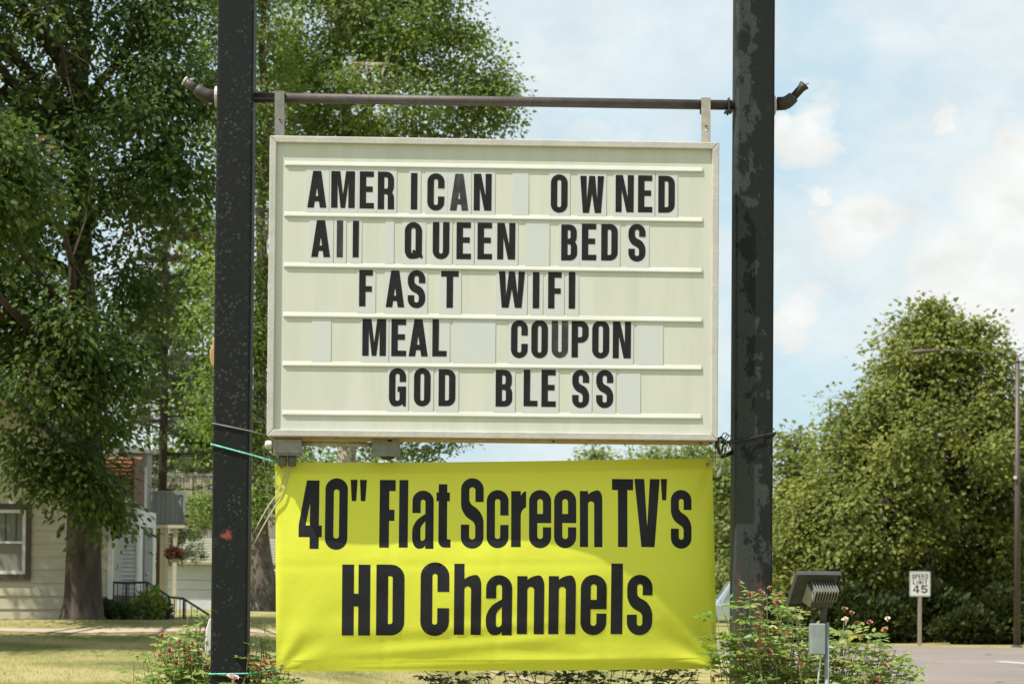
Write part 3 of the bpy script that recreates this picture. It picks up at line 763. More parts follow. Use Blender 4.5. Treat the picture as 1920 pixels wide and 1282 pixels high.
redp = sp(425, 1003, -0.1)
LW, RW = 68.5 / SPX * 0.985, 72.5 / SPX * 0.985
post_l, PL = make_post('sign_post', 'black chipped steel post left of the letter board', 435.2, 640, LW,
                       lambda c: post_material('post_black', (0.0105, 0.012, 0.012), (0.052, 0.060, 0.056), 'specks', None, (redp.x - c.x, -0.1, redp.z)))
post_r, PR = make_post('sign_post', 'weathered grey green steel post right of the letter board', 1415.2, 640, RW,
                       lambda c: post_material('post_weathered', (0.012, 0.0145, 0.0135), (0.046, 0.052, 0.049), 'patches', [(-0.078, 0.022, 1.78), (0.03, 0.05, 1.75)]))
# pale plates fixed behind the left post, showing past its edge
a = sp(389, 1160, 0.11); b = sp(384, 1210, 0.11); c = sp(388, 1229, 0.11); d = sp(400, 1229, 0.11); e = sp(400, 1158, 0.11)
poly = [(a.x + .008, a.z), (a.x - .006, (a.z + b.z) / 2 + .02), (b.x, b.z), (b.x + .002, b.z - .03), (c.x, c.z), (d.x, d.z), (e.x, e.z)]
MB().prism_y(poly, .102, .128).build('guard_plate', M['white_trim'], post_l, off=(PL.x, 0, 0), bevel=.006)
a = sp(399, 634, 0.11); b = sp(393.5, 662, 0.11); c = sp(397, 685, 0.11); d = sp(410, 690, 0.11); e = sp(410, 632, 0.11)
MB().prism_y([(a.x, a.z), (a.x - .001, (a.z + b.z) / 2), (b.x, b.z + .015), (b.x, b.z - .02), (c.x, c.z), (d.x, d.z), (e.x, e.z)], .102, .125).build('guard_plate', mat('tan_plate', (0.55, 0.38, 0.17), (0.45, 0.3, 0.13), 20), post_l, off=(PL.x, 0, 0), bevel=.005)

# ------------------------------------------------------------------ the pipe and its brackets
pl, pr = sp(478, 183, 0.0), sp(1380, 197.5, 0.0)
zl, zr = pl.z, pr.z
zpipe = lambda u: zl + (zr - zl) * (u - pl.x) / (pr.x - pl.x)
PRAD = 0.0275
pipe = sthing('cross_pipe', 'dark steel pipe running through both posts above the letter board', 'pipe', (0, 0, zpipe(0)))
u0, u1 = PL.x - LW / 2 - .03, PR.x + RW / 2 + .03
MB().tube([(u0, 0, zpipe(u0)), (u1, 0, zpipe(u1))], PRAD, 14).build('pipe', M['pipe'], pipe, off=(0, 0, zpipe(0)), smooth=True)
def elbow(side):
    if side < 0:
        pts = [sp(404, 182, 0), sp(384, 179, 0), sp(370, 168, 0), sp(346, 152, 0)]
    else:
        pts = [sp(1458, 195, 0), sp(1474, 194, 0), sp(1486, 184, 0), sp(1508, 160, 0)]
    p0, p1, p2, p3 = pts
    e = MB().tube([p0, p0 + (p1 - p0) * .75, p1 + (p2 - p1) * .12 + Vector((0, 0, .002)), p1 + (p2 - p1) * .55, p2 + (p3 - p2) * .06, p2 + (p3 - p2) * .10], [PRAD * 1.34, PRAD * 1.34, PRAD * 1.32, PRAD * 1.27, PRAD * 1.2, PRAD * .9], 16)
    o = e.build('elbow', M['pipe_dark'], pipe, off=(0, 0, zpipe(0)), smooth=True)
    q = p3
    rim = (p3 - p2).normalized()
    if side < 0:
        MB().tube([p2, p3], PRAD * .86, 14).build('pipe_end', M['pipe'], pipe, off=(0, 0, zpipe(0)), smooth=True)
        MB().tube([p3 - rim * .006, p3 + rim * .004], PRAD * .93, 14).build('end_ring', M['white_metal'], pipe, off=(0, 0, zpipe(0)))
    else:
        MB().tube([p2, p3 - rim * .02, p3], [PRAD * .80, PRAD * .84, PRAD * 1.12], 14).build('pipe_end', M['pipe_dark'], pipe, off=(0, 0, zpipe(0)), smooth=True)
        MB().tube([p3, p3 + rim * .022 + Vector((.012, 0, -.004))], .003, 5).build('wire_stub', M['wire_grey'], pipe, off=(0, 0, zpipe(0)))
elbow(-1); elbow(1)
for cx, s in ((PL.x - LW / 2, -1), (PR.x + RW / 2, 1)):
    z = zpipe(cx)
    x0, x1 = sorted((cx + s * .001, cx + s * .018))
    MB().lathe([(.056, x0), (.056, x1 - .004 if s > 0 else x1), (.048, x1)], 18, (0, 0, z), 'x').build('collar', M['white_metal'], pipe, off=(0, 0, zpipe(0)))
# U-bolt by the right post
ub = sp(1366, 197, 0).x
k = MB().tube([(ub, -.034, zpipe(ub) - .05), (ub, -.036, zpipe(ub) + .02), (ub, -.02, zpipe(ub) + .034), (ub, .02, zpipe(ub) + .034), (ub, .036, zpipe(ub) + .02), (ub, .036, zpipe(ub) - .05)], .005, 6)
k.box(ub - .02, ub + .02, -.045, .045, zpipe(ub) - .040, zpipe(ub) - .033).lathe([(.009, 0), (.009, .01)], 6, (ub, -.034, zpipe(ub) - .052))
k.build('u_bolt', M['pipe_dark'], pipe, off=(0, 0, zpipe(0)))

# ------------------------------------------------------------------ the letter board
FD, BD = -0.22, 0.10          # front lip and back of the cabinet
tl, tr, br, bl = sp(506, 254, FD), sp(1348, 267, FD), sp(1346.5, 826, FD), sp(499.5, 817, FD)
XL, XR = (tl.x + bl.x) / 2, (tr.x + br.x) / 2
ZT, ZB = (tl.z + tr.z) / 2, (bl.z + br.z) / 2
zt = lambda u: tl.z + (tr.z - tl.z) * (u - XL) / (XR - XL)      # the cabinet hangs a touch out of level
zbm = lambda u: bl.z + (br.z - bl.z) * (u - XL) / (XR - XL)
XC = (XL + XR) / 2
board = sthing('letter_board', 'white changeable letter sign cabinet hanging from the pipe', 'sign', (XC, 0, ZB))
OB = (XC, 0, ZB)
W = 0.036
def frame_bar(name, p):       # outline in (x, z); mitred corners
    return MB().prism_y(p, FD, FD + .05).build(name, M['frame'], board, off=OB, bevel=.004)
o4 = [(XL, zbm(XL)), (XR, zbm(XR)), (XR, zt(XR)), (XL, zt(XL))]
g = .0008
i4 = [(XL + W, zbm(XL) + W), (XR - W, zbm(XR) + W), (XR - W, zt(XR) - W), (XL + W, zt(XL) - W)]
frame_bar('frame_rail', [o4[0], o4[1], i4[1], i4[0]])
frame_bar('frame_rail', [o4[3], i4[3], i4[2], o4[2]])
frame_bar('frame_stile', [(o4[0][0], o4[0][1] + g), (i4[0][0], i4[0][1] + g), (i4[3][0], i4[3][1] - g), (o4[3][0], o4[3][1] - g)])
frame_bar('frame_stile', [(o4[1][0], o4[1][1] + g), (o4[2][0], o4[2][1] - g), (i4[2][0], i4[2][1] - g), (i4[1][0], i4[1][1] + g)])
# case behind the face
q = .006
case = MB().prism_y([(XL + q, zbm(XL) + q), (XR - q, zbm(XR) + q), (XR - q, zt(XR) - q), (XL + q, zt(XL) - q)], FD + .052, BD)
case.build('case', M['frame'], board, off=OB)
MB().prism_y([(XL + .01, zbm(XL) - .006), (XR - .01, zbm(XR) - .006), (XR - .01, zbm(XR) + .004), (XL + .01, zbm(XL) + .004)], FD + .03, BD - .02).build('bottom_pan', M['rust_edge'], board, off=OB)
FY = FD + .022               # the plastic face sits a little inside the frame
MB().add([(i4[0][0] - .004, FY, i4[0][1] - .004), (i4[1][0] + .004, FY, i4[1][1] - .004), (i4[2][0] + .004, FY, i4[2][1] + .004), (i4[3][0] - .004, FY, i4[3][1] + .004)], [(0, 1, 2, 3)]).build('face_panel', M['face'], board, off=OB)
# tracks
TRACKS = [(306, 318), (401, 412), (496, 507), (589, 599.5), (681, 689), (773, 780.5)]
tx0, tx1 = sp(532, 500, FY).x, sp(1318, 500, FY).x
track_z = []
for (yl_, yr_) in TRACKS:
    za, zb_ = sp(532, yl_, FY).z, sp(1318, yr_, FY).z
    track_z.append((za, zb_))
    prof = [(0, .012), (-.0025, .0105), (-.0070, -.003), (-.0085, -.007), (-.0085, -.012), (-.006, -.0155), (0, -.017)]
    vs, n = [], len(prof)
    for x, z in ((tx0, za), (tx0 + .010, za), (tx1 - .010, zb_), (tx1, zb_)):
        end = x in (tx0, tx1)
        for (y, dz) in prof:
            vs.append((x, FY + (y * .35 if end else y), z + dz))
    fs = [(a_ * n + i, a_ * n + i + 1, (a_ + 1) * n + i + 1, (a_ + 1) * n + i) for a_ in range(3) for i in range(n - 1)]
    fs += [tuple(range(n)), tuple(range(4 * n - 1, 3 * n - 1, -1))]
    MB().add(vs, fs).build('letter_track', M['track'], board, off=OB)
# hanging straps, screws
for (px, y0, y1, w, mk) in ((524, 172, 257, 18, 'bracket'), (1324, 185, 269, 17, 'bracket_pale')):
    top, bot = sp(px, y0, -.05), sp(px, y1 + 12, -.05)
    hw = w / 2 / SPX
    s_ = MB().prism_y([(bot.x - hw, bot.z), (bot.x + hw, bot.z), (top.x + hw, top.z), (top.x - hw, top.z)], -.047, -.037)
    s_.box(top.x - hw, top.x + hw, -.047, .035, top.z - .002, top.z + .006)
    s_.box(top.x - hw, top.x + hw, .029, .036, top.z - .07, top.z - .003)
    o = s_.build('hanger_strap', M[mk], board, off=OB)
    MB().lathe([(.005, -.0475), (.005, -.052), (.003, -.053)], 8, (bot.x, 0, bot.z + .13), 'y').build('bolt', M['dark_plastic'], o, off=OB)
    if px > 1000:
        h_ = sp(px, 244, -.05)
        MB().lathe([(.0065, -.0475), (.0065, -.0485)], 10, (h_.x, 0, h_.z), 'y').build('bolt', M['white_trim'], o, off=OB)
for py in (301, 405, 542, 670, 777):
    p = sp(1347.5, py, FD + .1)
    MB().lathe([(.008, 0), (.008, .004), (.004, .007)], 8, (XR - .003, FD + .09, p.z), 'x').build('side_screw', M['dark_plastic'], board, off=OB)
for px in (1130, 1285):
    p = sp(px, 262, FD + .1)
    MB().lathe([(.007, 0), (.007, .004), (.003, .007)], 8, (p.x, FD + .09, zt(p.x) - .003)).build('top_screw', M['bracket'], board, off=OB)
for px in (1037, 1312, 1330):
    p = sp(px, 826, FD + .1)
    MB().lathe([(.004, -.014), (.008, -.009), (.008, -.001)], 8, (p.x, FD + .05, zbm(p.x) - .001)).build('drain_screw', M['dark_plastic'], board, off=OB)

# ------------------------------------------------------------------ the letters, each on its own clear panel
ROWS = [
 ('AMERICAN', 0, 'top', [('A', 576, 612, 320.5, 389.5), ('M', 620.6, 665, 321, 390), ('E', 674, 701, 321.5, 391), ('R', 708, 739, 322, 392.5), ('I', 770, 782.2, 324.5, 393), ('C', 801, 833, 325, 395), ('A', 843.4, 878, 326, 395), ('N', 888, 921.4, 326, 395)]),
 ('OWNED', 0, 'top', [('O', 1032.5, 1064, 327, 399), ('W', 1087.5, 1132, 330, 399.5), ('N', 1154, 1188, 328.5, 398), ('E', 1196, 1223, 329, 398.3), ('D', 1234, 1265, 329.7, 399)]),
 ('ALL', 1, 'second', [('A', 583.4, 619, 413, 482), ('l', 631, 642.6, 413.5, 482.4), ('l', 661, 672.4, 414, 482.5)]),
 ('QUEEN', 1, 'second', [('Q', 758.5, 793, 416.5, 485.5), ('U', 811, 842.2, 416.5, 486), ('E', 855.6, 883, 417, 486), ('E', 895, 922.5, 417.5, 486.3), ('N', 932, 965.8, 418, 486.5)]),
 ('BEDS', 1, 'second', [('B', 1052, 1082, 421, 488.4), ('E', 1090.6, 1118, 419.5, 488), ('D', 1127, 1158, 420, 488.5), ('S', 1178, 1210, 420, 490.5)]),
 ('FAST', 2, 'third', [('F', 673, 698.5, 506, 574.3), ('A', 723, 758, 507, 576), ('S', 764.3, 797, 506.5, 577.6), ('T', 826.5, 859.5, 508, 577)]),
 ('WIFI', 2, 'third', [('W', 935, 983.7, 509, 577), ('I', 998.6, 1011, 510, 578), ('F', 1027.4, 1052.6, 510, 578.3), ('I', 1066, 1078.2, 510, 578.6)]),
 ('MEAL', 3, 'fourth', [('M', 679, 723.5, 598, 667), ('E', 733.4, 761.5, 598.4, 667.6), ('A', 766, 802, 598.5, 668), ('L', 810.3, 837.4, 598.7, 668)]),
 ('COUPON', 3, 'fourth', [('C', 957.8, 989.3, 600.3, 671.2), ('O', 995.9, 1027, 600, 671.4), ('U', 1034, 1064.8, 601, 670.8), ('P', 1071.4, 1103.4, 601.5, 670), ('O', 1110, 1142.2, 600.5, 672), ('N', 1148.7, 1182.7, 602.2, 671.6)]),
 ('GOD', 4, 'bottom', [('G', 729, 761, 689.8, 761.6), ('O', 775.8, 807, 689.8, 761.6), ('D', 822, 853.6, 692.2, 761)]),
 ('BLESS', 4, 'bottom', [('B', 929, 960.3, 693, 762), ('L', 981.5, 1007.7, 693, 761.4), ('E', 1014.9, 1042, 693, 762.5), ('S', 1072.6, 1104.4, 693, 764.6), ('S', 1117.5, 1149.6, 693.4, 764.8)]),
]
ORD = ['first', 'second', 'third', 'fourth', 'fifth', 'sixth', 'seventh', 'eighth']
PF = FY - .0030              # panels slide in behind the lips of the tracks
def at_track(u, k):
    za, zb_ = track_z[k]
    return za + (zb_ - za) * (u - tx0) / (tx1 - tx0)
def panel(name, t, u0, u1, row, off):
    def zlo(u): return at_track(u, row + 1) + .011
    def zhi(u): return at_track(u, row) - .0165
    tilt = random.uniform(-.0008, .0002)
    return MB().hexa([(u0, PF, zlo(u0)), (u1, PF, zlo(u1)), (u1, PF + .002, zlo(u1)), (u0, PF + .002, zlo(u0)),
                      (u0, PF + tilt + .001, zhi(u0)), (u1, PF + tilt + .001, zhi(u1)), (u1, PF + .003 + tilt, zhi(u1)), (u0, PF + .003 + tilt, zhi(u0))]).build(name, M['panel'], t, off=off)
for word, row, line_name, chars in ROWS:
    for i, (ch, x0, x1, y0, y1) in enumerate(chars):
        lo, hi = sp((x0 + x1) / 2, y1, PF), sp((x0 + x1) / 2, y0, PF)
        left, right = sp(x0, y1, PF), sp(x1, y1, PF)
        w, h = right.x - left.x, hi.z - lo.z
        base = (lo.x, PF, lo.z)
        shown = 'I' if ch == 'l' else ch
        place = 'last' if i == len(chars) - 1 and len(chars) > 2 else ORD[i]
        t = sthing('sign_letter', f'black letter {shown} on a clear panel, {place} in the word {word}, {line_name} line', 'letter', base, 'letters on the board')
        s = .0345; hs = .030
        con = glyph(ch, w, h, s, hs)
        mk = 'letter_worn' if (word, i) in (('ALL', 1), ('COUPON', 2), ('AMERICAN', 6)) else 'letter'
        ob_ = glyph_solid(con, .0004).build('character', M[mk], t)
        ob_.location = (left.x - lo.x, -.0005, 0)
        pad = .013
        panel('clear_panel', t, left.x - pad * random.uniform(.6, 1.2), right.x + pad * random.uniform(.9, 1.5), row, base)
for (row, x0, x1, desc) in ((0, 960, 990, 'blank clear panel on the top line between AMERICAN and OWNED'), (1, 722, 738, 'narrow blank panel just left of the word QUEEN'),
                            (1, 985, 1030, 'blank clear panel on the second line between QUEEN and BEDS'), (3, 586, 622, 'blank clear panel leftmost on the line reading MEAL COUPON'),
                            (3, 850, 930, 'wide blank panel between MEAL and COUPON'), (3, 1195, 1244, 'blank clear panel right of the word COUPON'), (4, 1162, 1202, 'blank clear panel right of the word BLESS')):
    a, b = sp(x0, 500, PF).x, sp(x1, 500, PF).x
    base = ((a + b) / 2, PF, at_track((a + b) / 2, row + 1))
    t = sthing('blank_panel', desc, 'panel', base, 'blank panels on the board')
    panel('clear_panel', t, a, b, row, base)

# ------------------------------------------------------------------ the yellow banner
bc = [sp(516, 866, -.06), sp(1336, 858.5, .09), sp(1345, 1252.5, .10), sp(518, 1257.5, -.06)]
def banner_d(a, b):
    """depth of the cloth; a runs left to right, b from the top down"""
    aa, bb = min(max(a, 0), 1), min(max(b, 0), 1)
    d = -.012 + .118 * max(0.0, (aa - .52) / .48) ** 2.1 - .050 * max(0.0, 1 - aa / .32) ** 2
    d -= .066 * math.sin(math.pi * bb) ** 1.1 * math.sin(math.pi * aa) ** .5
    # stretched folds along the lower edge
    low = float(sstep(b, .60, .93))
    for (c0, sl, wd, am, a0, a1) in ((.80, -.10, .035, .0055, .22, .60), (.885, -.16, .030, .007, .18, .62), (.93, .10, .035, .006, .40, .95), (.84, .22, .04, .0055, .60, 1.0), (.97, -.05, .022, .006, .10, .8), (.74, -.22, .05, .004, .0, .3)):
        x = (b - c0 - sl * (a - .4)) / wd
        env = float(sstep(a, a0 - .1, a0 + .1)) * float(sstep(a, a1 + .12, a1 - .1))
        d -= am * math.exp(-x * x) * env
    # pull lines running out of the four tied corners
    for (ca, cb, am) in ((0, 0, .007), (1, 0, .007), (0, 1, .006), (1, 1, .010)):
        da, db = abs(a - ca) * 2.05, abs(b - cb)
        rr = math.hypot(da, db)
        d += am * math.cos(9 * math.atan2(db, da) + ca) * math.exp(-rr * 3.2) * min(rr * 8, 1)
    for c0 in (.25, .5, .75):        # where it lay folded
        d += .0016 * math.exp(-((a - c0 - .01 * math.sin(b * 5)) / .010) ** 2)
    d += .0016 * math.exp(-((b - .5) / .018) ** 2)
    d += .0022 * math.sin(a * 23 + 2.2 * b) * math.sin(b * 9 + a * 4)
    d += .004 * math.exp(-((b - .02) / .02) ** 2)
    return d
def banner_uv(a, b):
    top = bc[0] + (bc[1] - bc[0]) * a; bot = bc[3] + (bc[2] - bc[3]) * a
    p = top + (bot - top) * b
    z = p.z - .010 * math.sin(math.pi * a) * (1 if b < .5 else .35) * (abs(b - .5) * 2)
    return p.x, z
BO = (0, 0, (bc[2].z + bc[3].z) / 2)
banner = sthing('banner', 'yellow vinyl banner with black lettering tied below the letter board', 'banner', BO)
na, nb = 150, 76
vs = []
for j in range(nb + 1):
    for i in range(na + 1):
        a, b = i / na, j / nb
        x, z = banner_uv(a, b); vs.append((x, banner_d(a, b), z))
fs = [(j * (na + 1) + i, (j + 1) * (na + 1) + i, (j + 1) * (na + 1) + i + 1, j * (na + 1) + i + 1) for j in range(nb) for i in range(na)]
MB().add(vs, fs).build('cloth', M['banner'], banner, off=BO, smooth=True)
hem = MB()
for (b0_, b1_) in ((0.0, .052), (.948, 1.0)):
    vs = []
    for i in range(na + 1):
        for b in (b0_, b1_):
            x, z = banner_uv(i / na, b); vs.append((x, banner_d(i / na, b) - .0022, z))
    hem.add(vs, [(2 * i, 2 * i + 1, 2 * i + 3, 2 * i + 2) for i in range(na)])
hem.build('hem', M['banner'], banner, off=BO, smooth=True)
def ab_of(u, z):
    b = .5
    for _ in range(4):
        l = bc[0].x + (bc[3].x - bc[0].x) * b; r_ = bc[1].x + (bc[2].x - bc[1].x) * b
        a = (u - l) / (r_ - l)
        t_ = banner_uv(a, 0)[1]; b_ = banner_uv(a, 1)[1]
        b = (z - t_) / (b_ - t_)
    return a, b
LINE1 = [('4', 559.5, 604.5, 900, 1028), ('0', 609, 652.5, 896, 1030), ('"', 657, 688, 899, 939), ('F', 711, 742, 899, 1026), ('l', 747.7, 765.7, 899, 1026), ('a', 772.5, 813.6, 919, 1028), ('t', 817.6, 845.7, 907, 1026),
         ('S', 863.7, 907.4, 895.7, 1028), ('c', 912, 954, 918, 1027), ('r', 958, 987, 920, 1025), ('e', 991.5, 1034, 918, 1027), ('e', 1038.4, 1081, 918, 1027), ('n', 1086.7, 1130, 918.5, 1025),
         ('T', 1147, 1188, 897.5, 1025), ('V', 1188.8, 1238, 897.5, 1025), ("'", 1238.6, 1251, 897.5, 937.5), ('s', 1257, 1297.6, 918, 1028)]
LINE2 = [('H', 640.6, 694.7, 1058, 1190.6), ('D', 704.8, 758.8, 1058, 1190.6), ('C', 787.7, 842.8, 1053.6, 1191.7), ('h', 850.8, 902.7, 1056.5, 1189.5), ('a', 910.6, 960.5, 1077.7, 1190), ('n', 969, 1020.7, 1078, 1188),
         ('n', 1028, 1080, 1078, 1188), ('e', 1088, 1138, 1077, 1190), ('l', 1145, 1168, 1056, 1188), ('s', 1175, 1224, 1077, 1190)]
for ln, s_px, t_px in ((LINE1, 18.0, 21.0), (LINE2, 22.0, 21.5)):
    for ch, x0, x1, y0, y1 in ln:
        gd = -.1
        for _ in range(3):
            c = sp((x0 + x1) / 2, (y0 + y1) / 2, gd); a, b = ab_of(c.x, c.z); gd = banner_d(a, b)
        lo, hi = sp(x0, y1, gd), sp(x1, y0, gd)
        w, h = hi.x - lo.x, hi.z - lo.z
        s_ = s_px / SPX; t_ = t_px / SPX
        if ch in '0': s_ = 15.8 / SPX
        if ch in 'Ssacet' : t_ *= .82
        if ch in 'cesanS' and ln is LINE1: s_ = 15.6 / SPX
        if ch in 'cesanh' and ln is LINE2: s_ = 19.0 / SPX
        if ch == 'C': s_ = 22 / SPX
        V, Fc = fill(glyph(ch, w, h, s_, t_), .02)
        mb = MB()
        vv = []
        for x, z in V:
            u_, z_ = lo.x + x, lo.z + z
            a, b = ab_of(u_, z_); vv.append((u_, banner_d(a, b) - .0008, z_))
        used = sorted({i for f in Fc for i in f}); re = {i: k for k, i in enumerate(used)}
        ff = []
        for f in Fc:
            A, B, C = (Vector(vv[i]) for i in f)
            f2 = tuple(re[i] for i in f)
            ff.append(f2 if (B - A).cross(C - A).y < 0 else f2[::-1])
        mb.add([vv[i] for i in used], ff)
        mb.build('printed_letter', M['print'], banner, off=BO, smooth=True)
for a, b in ((.012, .03), (.988, .03), (.988, .97), (.012, .97)):
    x, z = banner_uv(a, b); y = banner_d(a, b)
    MB().lathe([(.010, y - .001), (.010, y - .004), (.005, y - .005)], 12, (x, 0, z), 'y').build('grommet', M['rust_edge'], banner, off=BO, smooth=True)

# ------------------------------------------------------------------ wires, cords and boxes on the sign
def cord(name, label, cat, pts, r, mk, n=6, group=None, extra=None):
    b_ = Vector(min(pts, key=lambda p: p[2]))
    t = sthing(name, label, cat, b_, group)
    MB().tube(pts, r, n).build('cord', M[mk], t, off=b_, smooth=True)
    if extra: extra(t, b_)
    return t
def around_post(c, w, zf, za_, d=.1, r=.006):
    """loop round a post: front from left (zf) to right (za_)"""
    h = w / 2 + r; k = d + r
    return [Vector((c.x - h, -k * .2, zf)), Vector((c.x - h, -k, zf)), Vector((c.x + h, -k, za_)), Vector((c.x + h, k, za_ + .01)), Vector((c.x - h, k, zf + .01)), Vector((c.x - h, k * .1, zf))]
p0, p1 = sp(401, 793, -.105), sp(470, 808, -.105)
cord('tie_wire', 'thin grey wire wrapped round the left post beside the board corner', 'wire', [sp(497, 816, -.12), Vector((PL.x + LW / 2 + .006, -.105, p1.z))] + around_post(PL, LW, p0.z, p1.z)[:2][::-1] + [Vector((PL.x - LW / 2 - .006, .105, p0.z))], .0042, 'wire_grey')
p0, p1 = sp(396, 833, -.105), sp(468, 852, -.105)
cord('green_twine', 'green twine tying the upper left banner corner to the left post', 'twine', [sp(521, 868, -.11), sp(500, 861, -.10), Vector((PL.x + LW / 2 + .007, -.107, p1.z)), Vector((PL.x - LW / 2 - .009, -.107, p0.z + .002)), Vector((PL.x - LW / 2 - .006, .105, p0.z - .01))], .0048, 'green_twine')
p0, p1 = sp(392, 1263, -.105), sp(463, 1262, -.105)
cord('green_twine', 'green twine round the left post low among the roses', 'twine', [sp(524, 1254, -.10), Vector((PL.x + LW / 2 + .009, -.105, p1.z)), Vector((PL.x + LW / 2 + .004, -.107, p1.z)), Vector((PL.x - LW / 2 - .007, -.107, p0.z)), Vector((PL.x - LW / 2 - .006, .105, p0.z - .02))], .0045, 'green_twine')
p0, p1 = sp(1376, 828, -.106), sp(1452, 812, -.106)
cord('black_strap', 'black strap wound round the right post beside the board corner', 'strap', [sp(1352, 829, -.13), Vector((PR.x - RW / 2 - .012, -.11, p0.z)), Vector((PR.x - RW / 2 - .006, -.109, p0.z)), Vector((PR.x + RW / 2 + .008, -.109, p1.z)), Vector((PR.x + RW / 2 + .010, -.02, p1.z - .008)), Vector((PR.x + RW / 2 + .008, .108, p1.z - .01)), Vector((PR.x - RW / 2 - .006, .108, p0.z))], .0085, 'black_strap')
# loops of spare wire by the right corner
base = sp(1350, 850, -.13)
coil = sthing('wire_bundle', 'bundle of dark wire loops hanging at the lower right board corner', 'wire', base)
for k in range(6):
    cx = 1349 + random.uniform(-3, 4) + k * .8
    pts = []
    for q_ in range(15):
        w_ = 2 * math.pi * q_ / 14
        pts.append(sp(cx + (6 + (k % 3) * 1.5) * math.cos(w_) * (0.55 if math.sin(w_) < 0 else .9), 833 - 15 * math.sin(w_) + k * .9, -.13 - .006 * k))
    MB().tube(pts, .0042, 5, False).build('loop', M['grey_plastic' if k % 2 else 'dark_plastic'], coil, off=base, smooth=True)
for k, (xa, ya, xb, yb) in enumerate(((1362, 815, 1371, 822), (1364, 826, 1371, 834), (1356, 812, 1366, 818))):
    MB().tube([sp(xa - 4, ya + 8, -.14), sp(xa, ya, -.14), sp((xa + xb) / 2 + 2, (ya + yb) / 2 - 3, -.15), sp(xb, yb, -.13), sp(xb - 6, yb + 8, -.13)], .003, 5).build('loose_end', M['grey_plastic'], coil, off=base, smooth=True)
base = sp(1346, 900, -.13)
conn = sthing('hanging_connector', 'small silver and black plug dangling beside the upper right banner corner', 'connector', base)
MB().tube([sp(1341, 832, -.13), sp(1341, 860, -.13), sp(1342, 872, -.13), sp(1346, 880, -.13)], .0025, 5).build('lead', M['wire_grey'], conn, off=base, smooth=True)
MB().tube([sp(1362, 838, -.13), sp(1360, 862, -.13), sp(1355, 878, -.13), sp(1350, 882, -.13)], .0022, 5).build('lead', M['wire_grey'], conn, off=base, smooth=True)
MB().tube([sp(1351, 876, -.13), sp(1345, 894, -.13)], [.011, .014], 10).build('shell', M['silver'], conn, off=base, smooth=True)
MB().tube([sp(1336, 897, -.13), sp(1347, 899, -.13), sp(1353, 893, -.13)], .0065, 8).build('collar', M['dark_plastic'], conn, off=base, smooth=True)
# bungees
def bungee(label, pts_hook, pts_rubber):
    b_ = Vector(pts_rubber[-1]); t = sthing('bungee_cord', label, 'bungee cord', b_, 'banner bungees')
    MB().tube(pts_hook, .0048, 7).build('hook', M['pot'], t, off=b_, smooth=True)
    MB().tube(pts_rubber, [.010] + [.012] * (len(pts_rubber) - 1), 8).build('rubber', M['black_strap'], t, off=b_, smooth=True)
gx, gz = banner_uv(.988, .03); gy = banner_d(.988, .03)
bungee('short black bungee hooking the upper right banner corner to the right post', [Vector((gx, gy - .012, gz)), sp(1338, 858, 0), sp(1345, 856, 0), sp(1354, 857, 0)], [sp(1352, 857, 0), sp(1364, 852, .0), sp(1374, 847, .0), Vector((PR.x - RW / 2 + .004, .02, sp(1376, 846, 0).z))])
gx, gz = banner_uv(.988, .97); gy = banner_d(.988, .97)
bungee('short black bungee hooking the lower right banner corner beside the roses', [Vector((gx, gy - .012, gz)), sp(1345, 1248, 0), sp(1352, 1252, 0), sp(1361, 1259, 0)], [sp(1355, 1258, 0), sp(1366, 1265, 0), sp(1378, 1271, 0), sp(1384, 1280, 0.02)])
# junction boxes under the board
base = sp(539, 872, -.10)
jb = sthing('junction_box', 'grey junction box with two lamp sockets under the board at its left end', 'junction box', base)
a, b = sp(512, 850, -.16), sp(566, 822, -.16)
MB().box(a.x, b.x, -.16, -.06, a.z, b.z).build('box', M['galv'], jb, off=base, bevel=.005)
MB().box(a.x - .003, b.x + .003, -.163, -.057, a.z - .008, a.z - .0005).build('cover_rim', M['bracket'], jb, off=base)
for px in (530, 548):
    s0, s1 = sp(px, 853, -.11), sp(px, 873, -.11)
    MB().lathe([(.021, s0.z), (.024, s0.z - .018), (.022, s1.z), (.014, s1.z - .004)], 12, (s0.x, -.11, 0)).build('socket', M['grey_plastic'], jb, off=base, smooth=True)
w0 = sp(504, 834, -.11)
prof = [(.001, w0.x - .022), (.018, w0.x - .019), (.026, w0.x - .008), (.022, w0.x - .004), (.027, w0.x), (.023, w0.x + .004), (.026, w0.x + .008), (.015, a.x - .001)]
MB().lathe(prof, 14, (0, -.11, w0.z), 'x').build('cable_gland', M['white_metal'], jb, off=base, smooth=True)
c0, c1 = sp(567, 831, -.11), sp(697, 835, -.11)
base2 = sp(723, 857, -.10)
jb2 = sthing('junction_box', 'grey junction box under the board joined by conduit, nearer its middle', 'junction box', base2)
a2, b2 = sp(697, 855, -.15), sp(750, 827, -.15)
MB().box(a2.x, b2.x, -.15, -.07, a2.z, b2.z).build('box', M['bracket'], jb2, off=base2, bevel=.005)
s0 = sp(727, 858, -.11)
MB().lathe([(.04, a2.z - .001), (.036, a2.z - .01), (.016, a2.z - .016)], 12, (s0.x, -.11, 0)).build('knockout_cap', M['dark_plastic'], jb2, off=base2)
MB().tube([(c0.x, -.11, c0.z), (c1.x, -.11, c0.z - .004)], .0125, 10).build('conduit', M['bracket_pale'], jb2, off=base2, smooth=True)
MB().tube([(s0.x + .01, -.11, b2.z - .001), (s0.x + .01, -.11, zbm(s0.x) - .003)], .012, 8).build('nipple', M['pipe_dark'], jb2, off=base2)
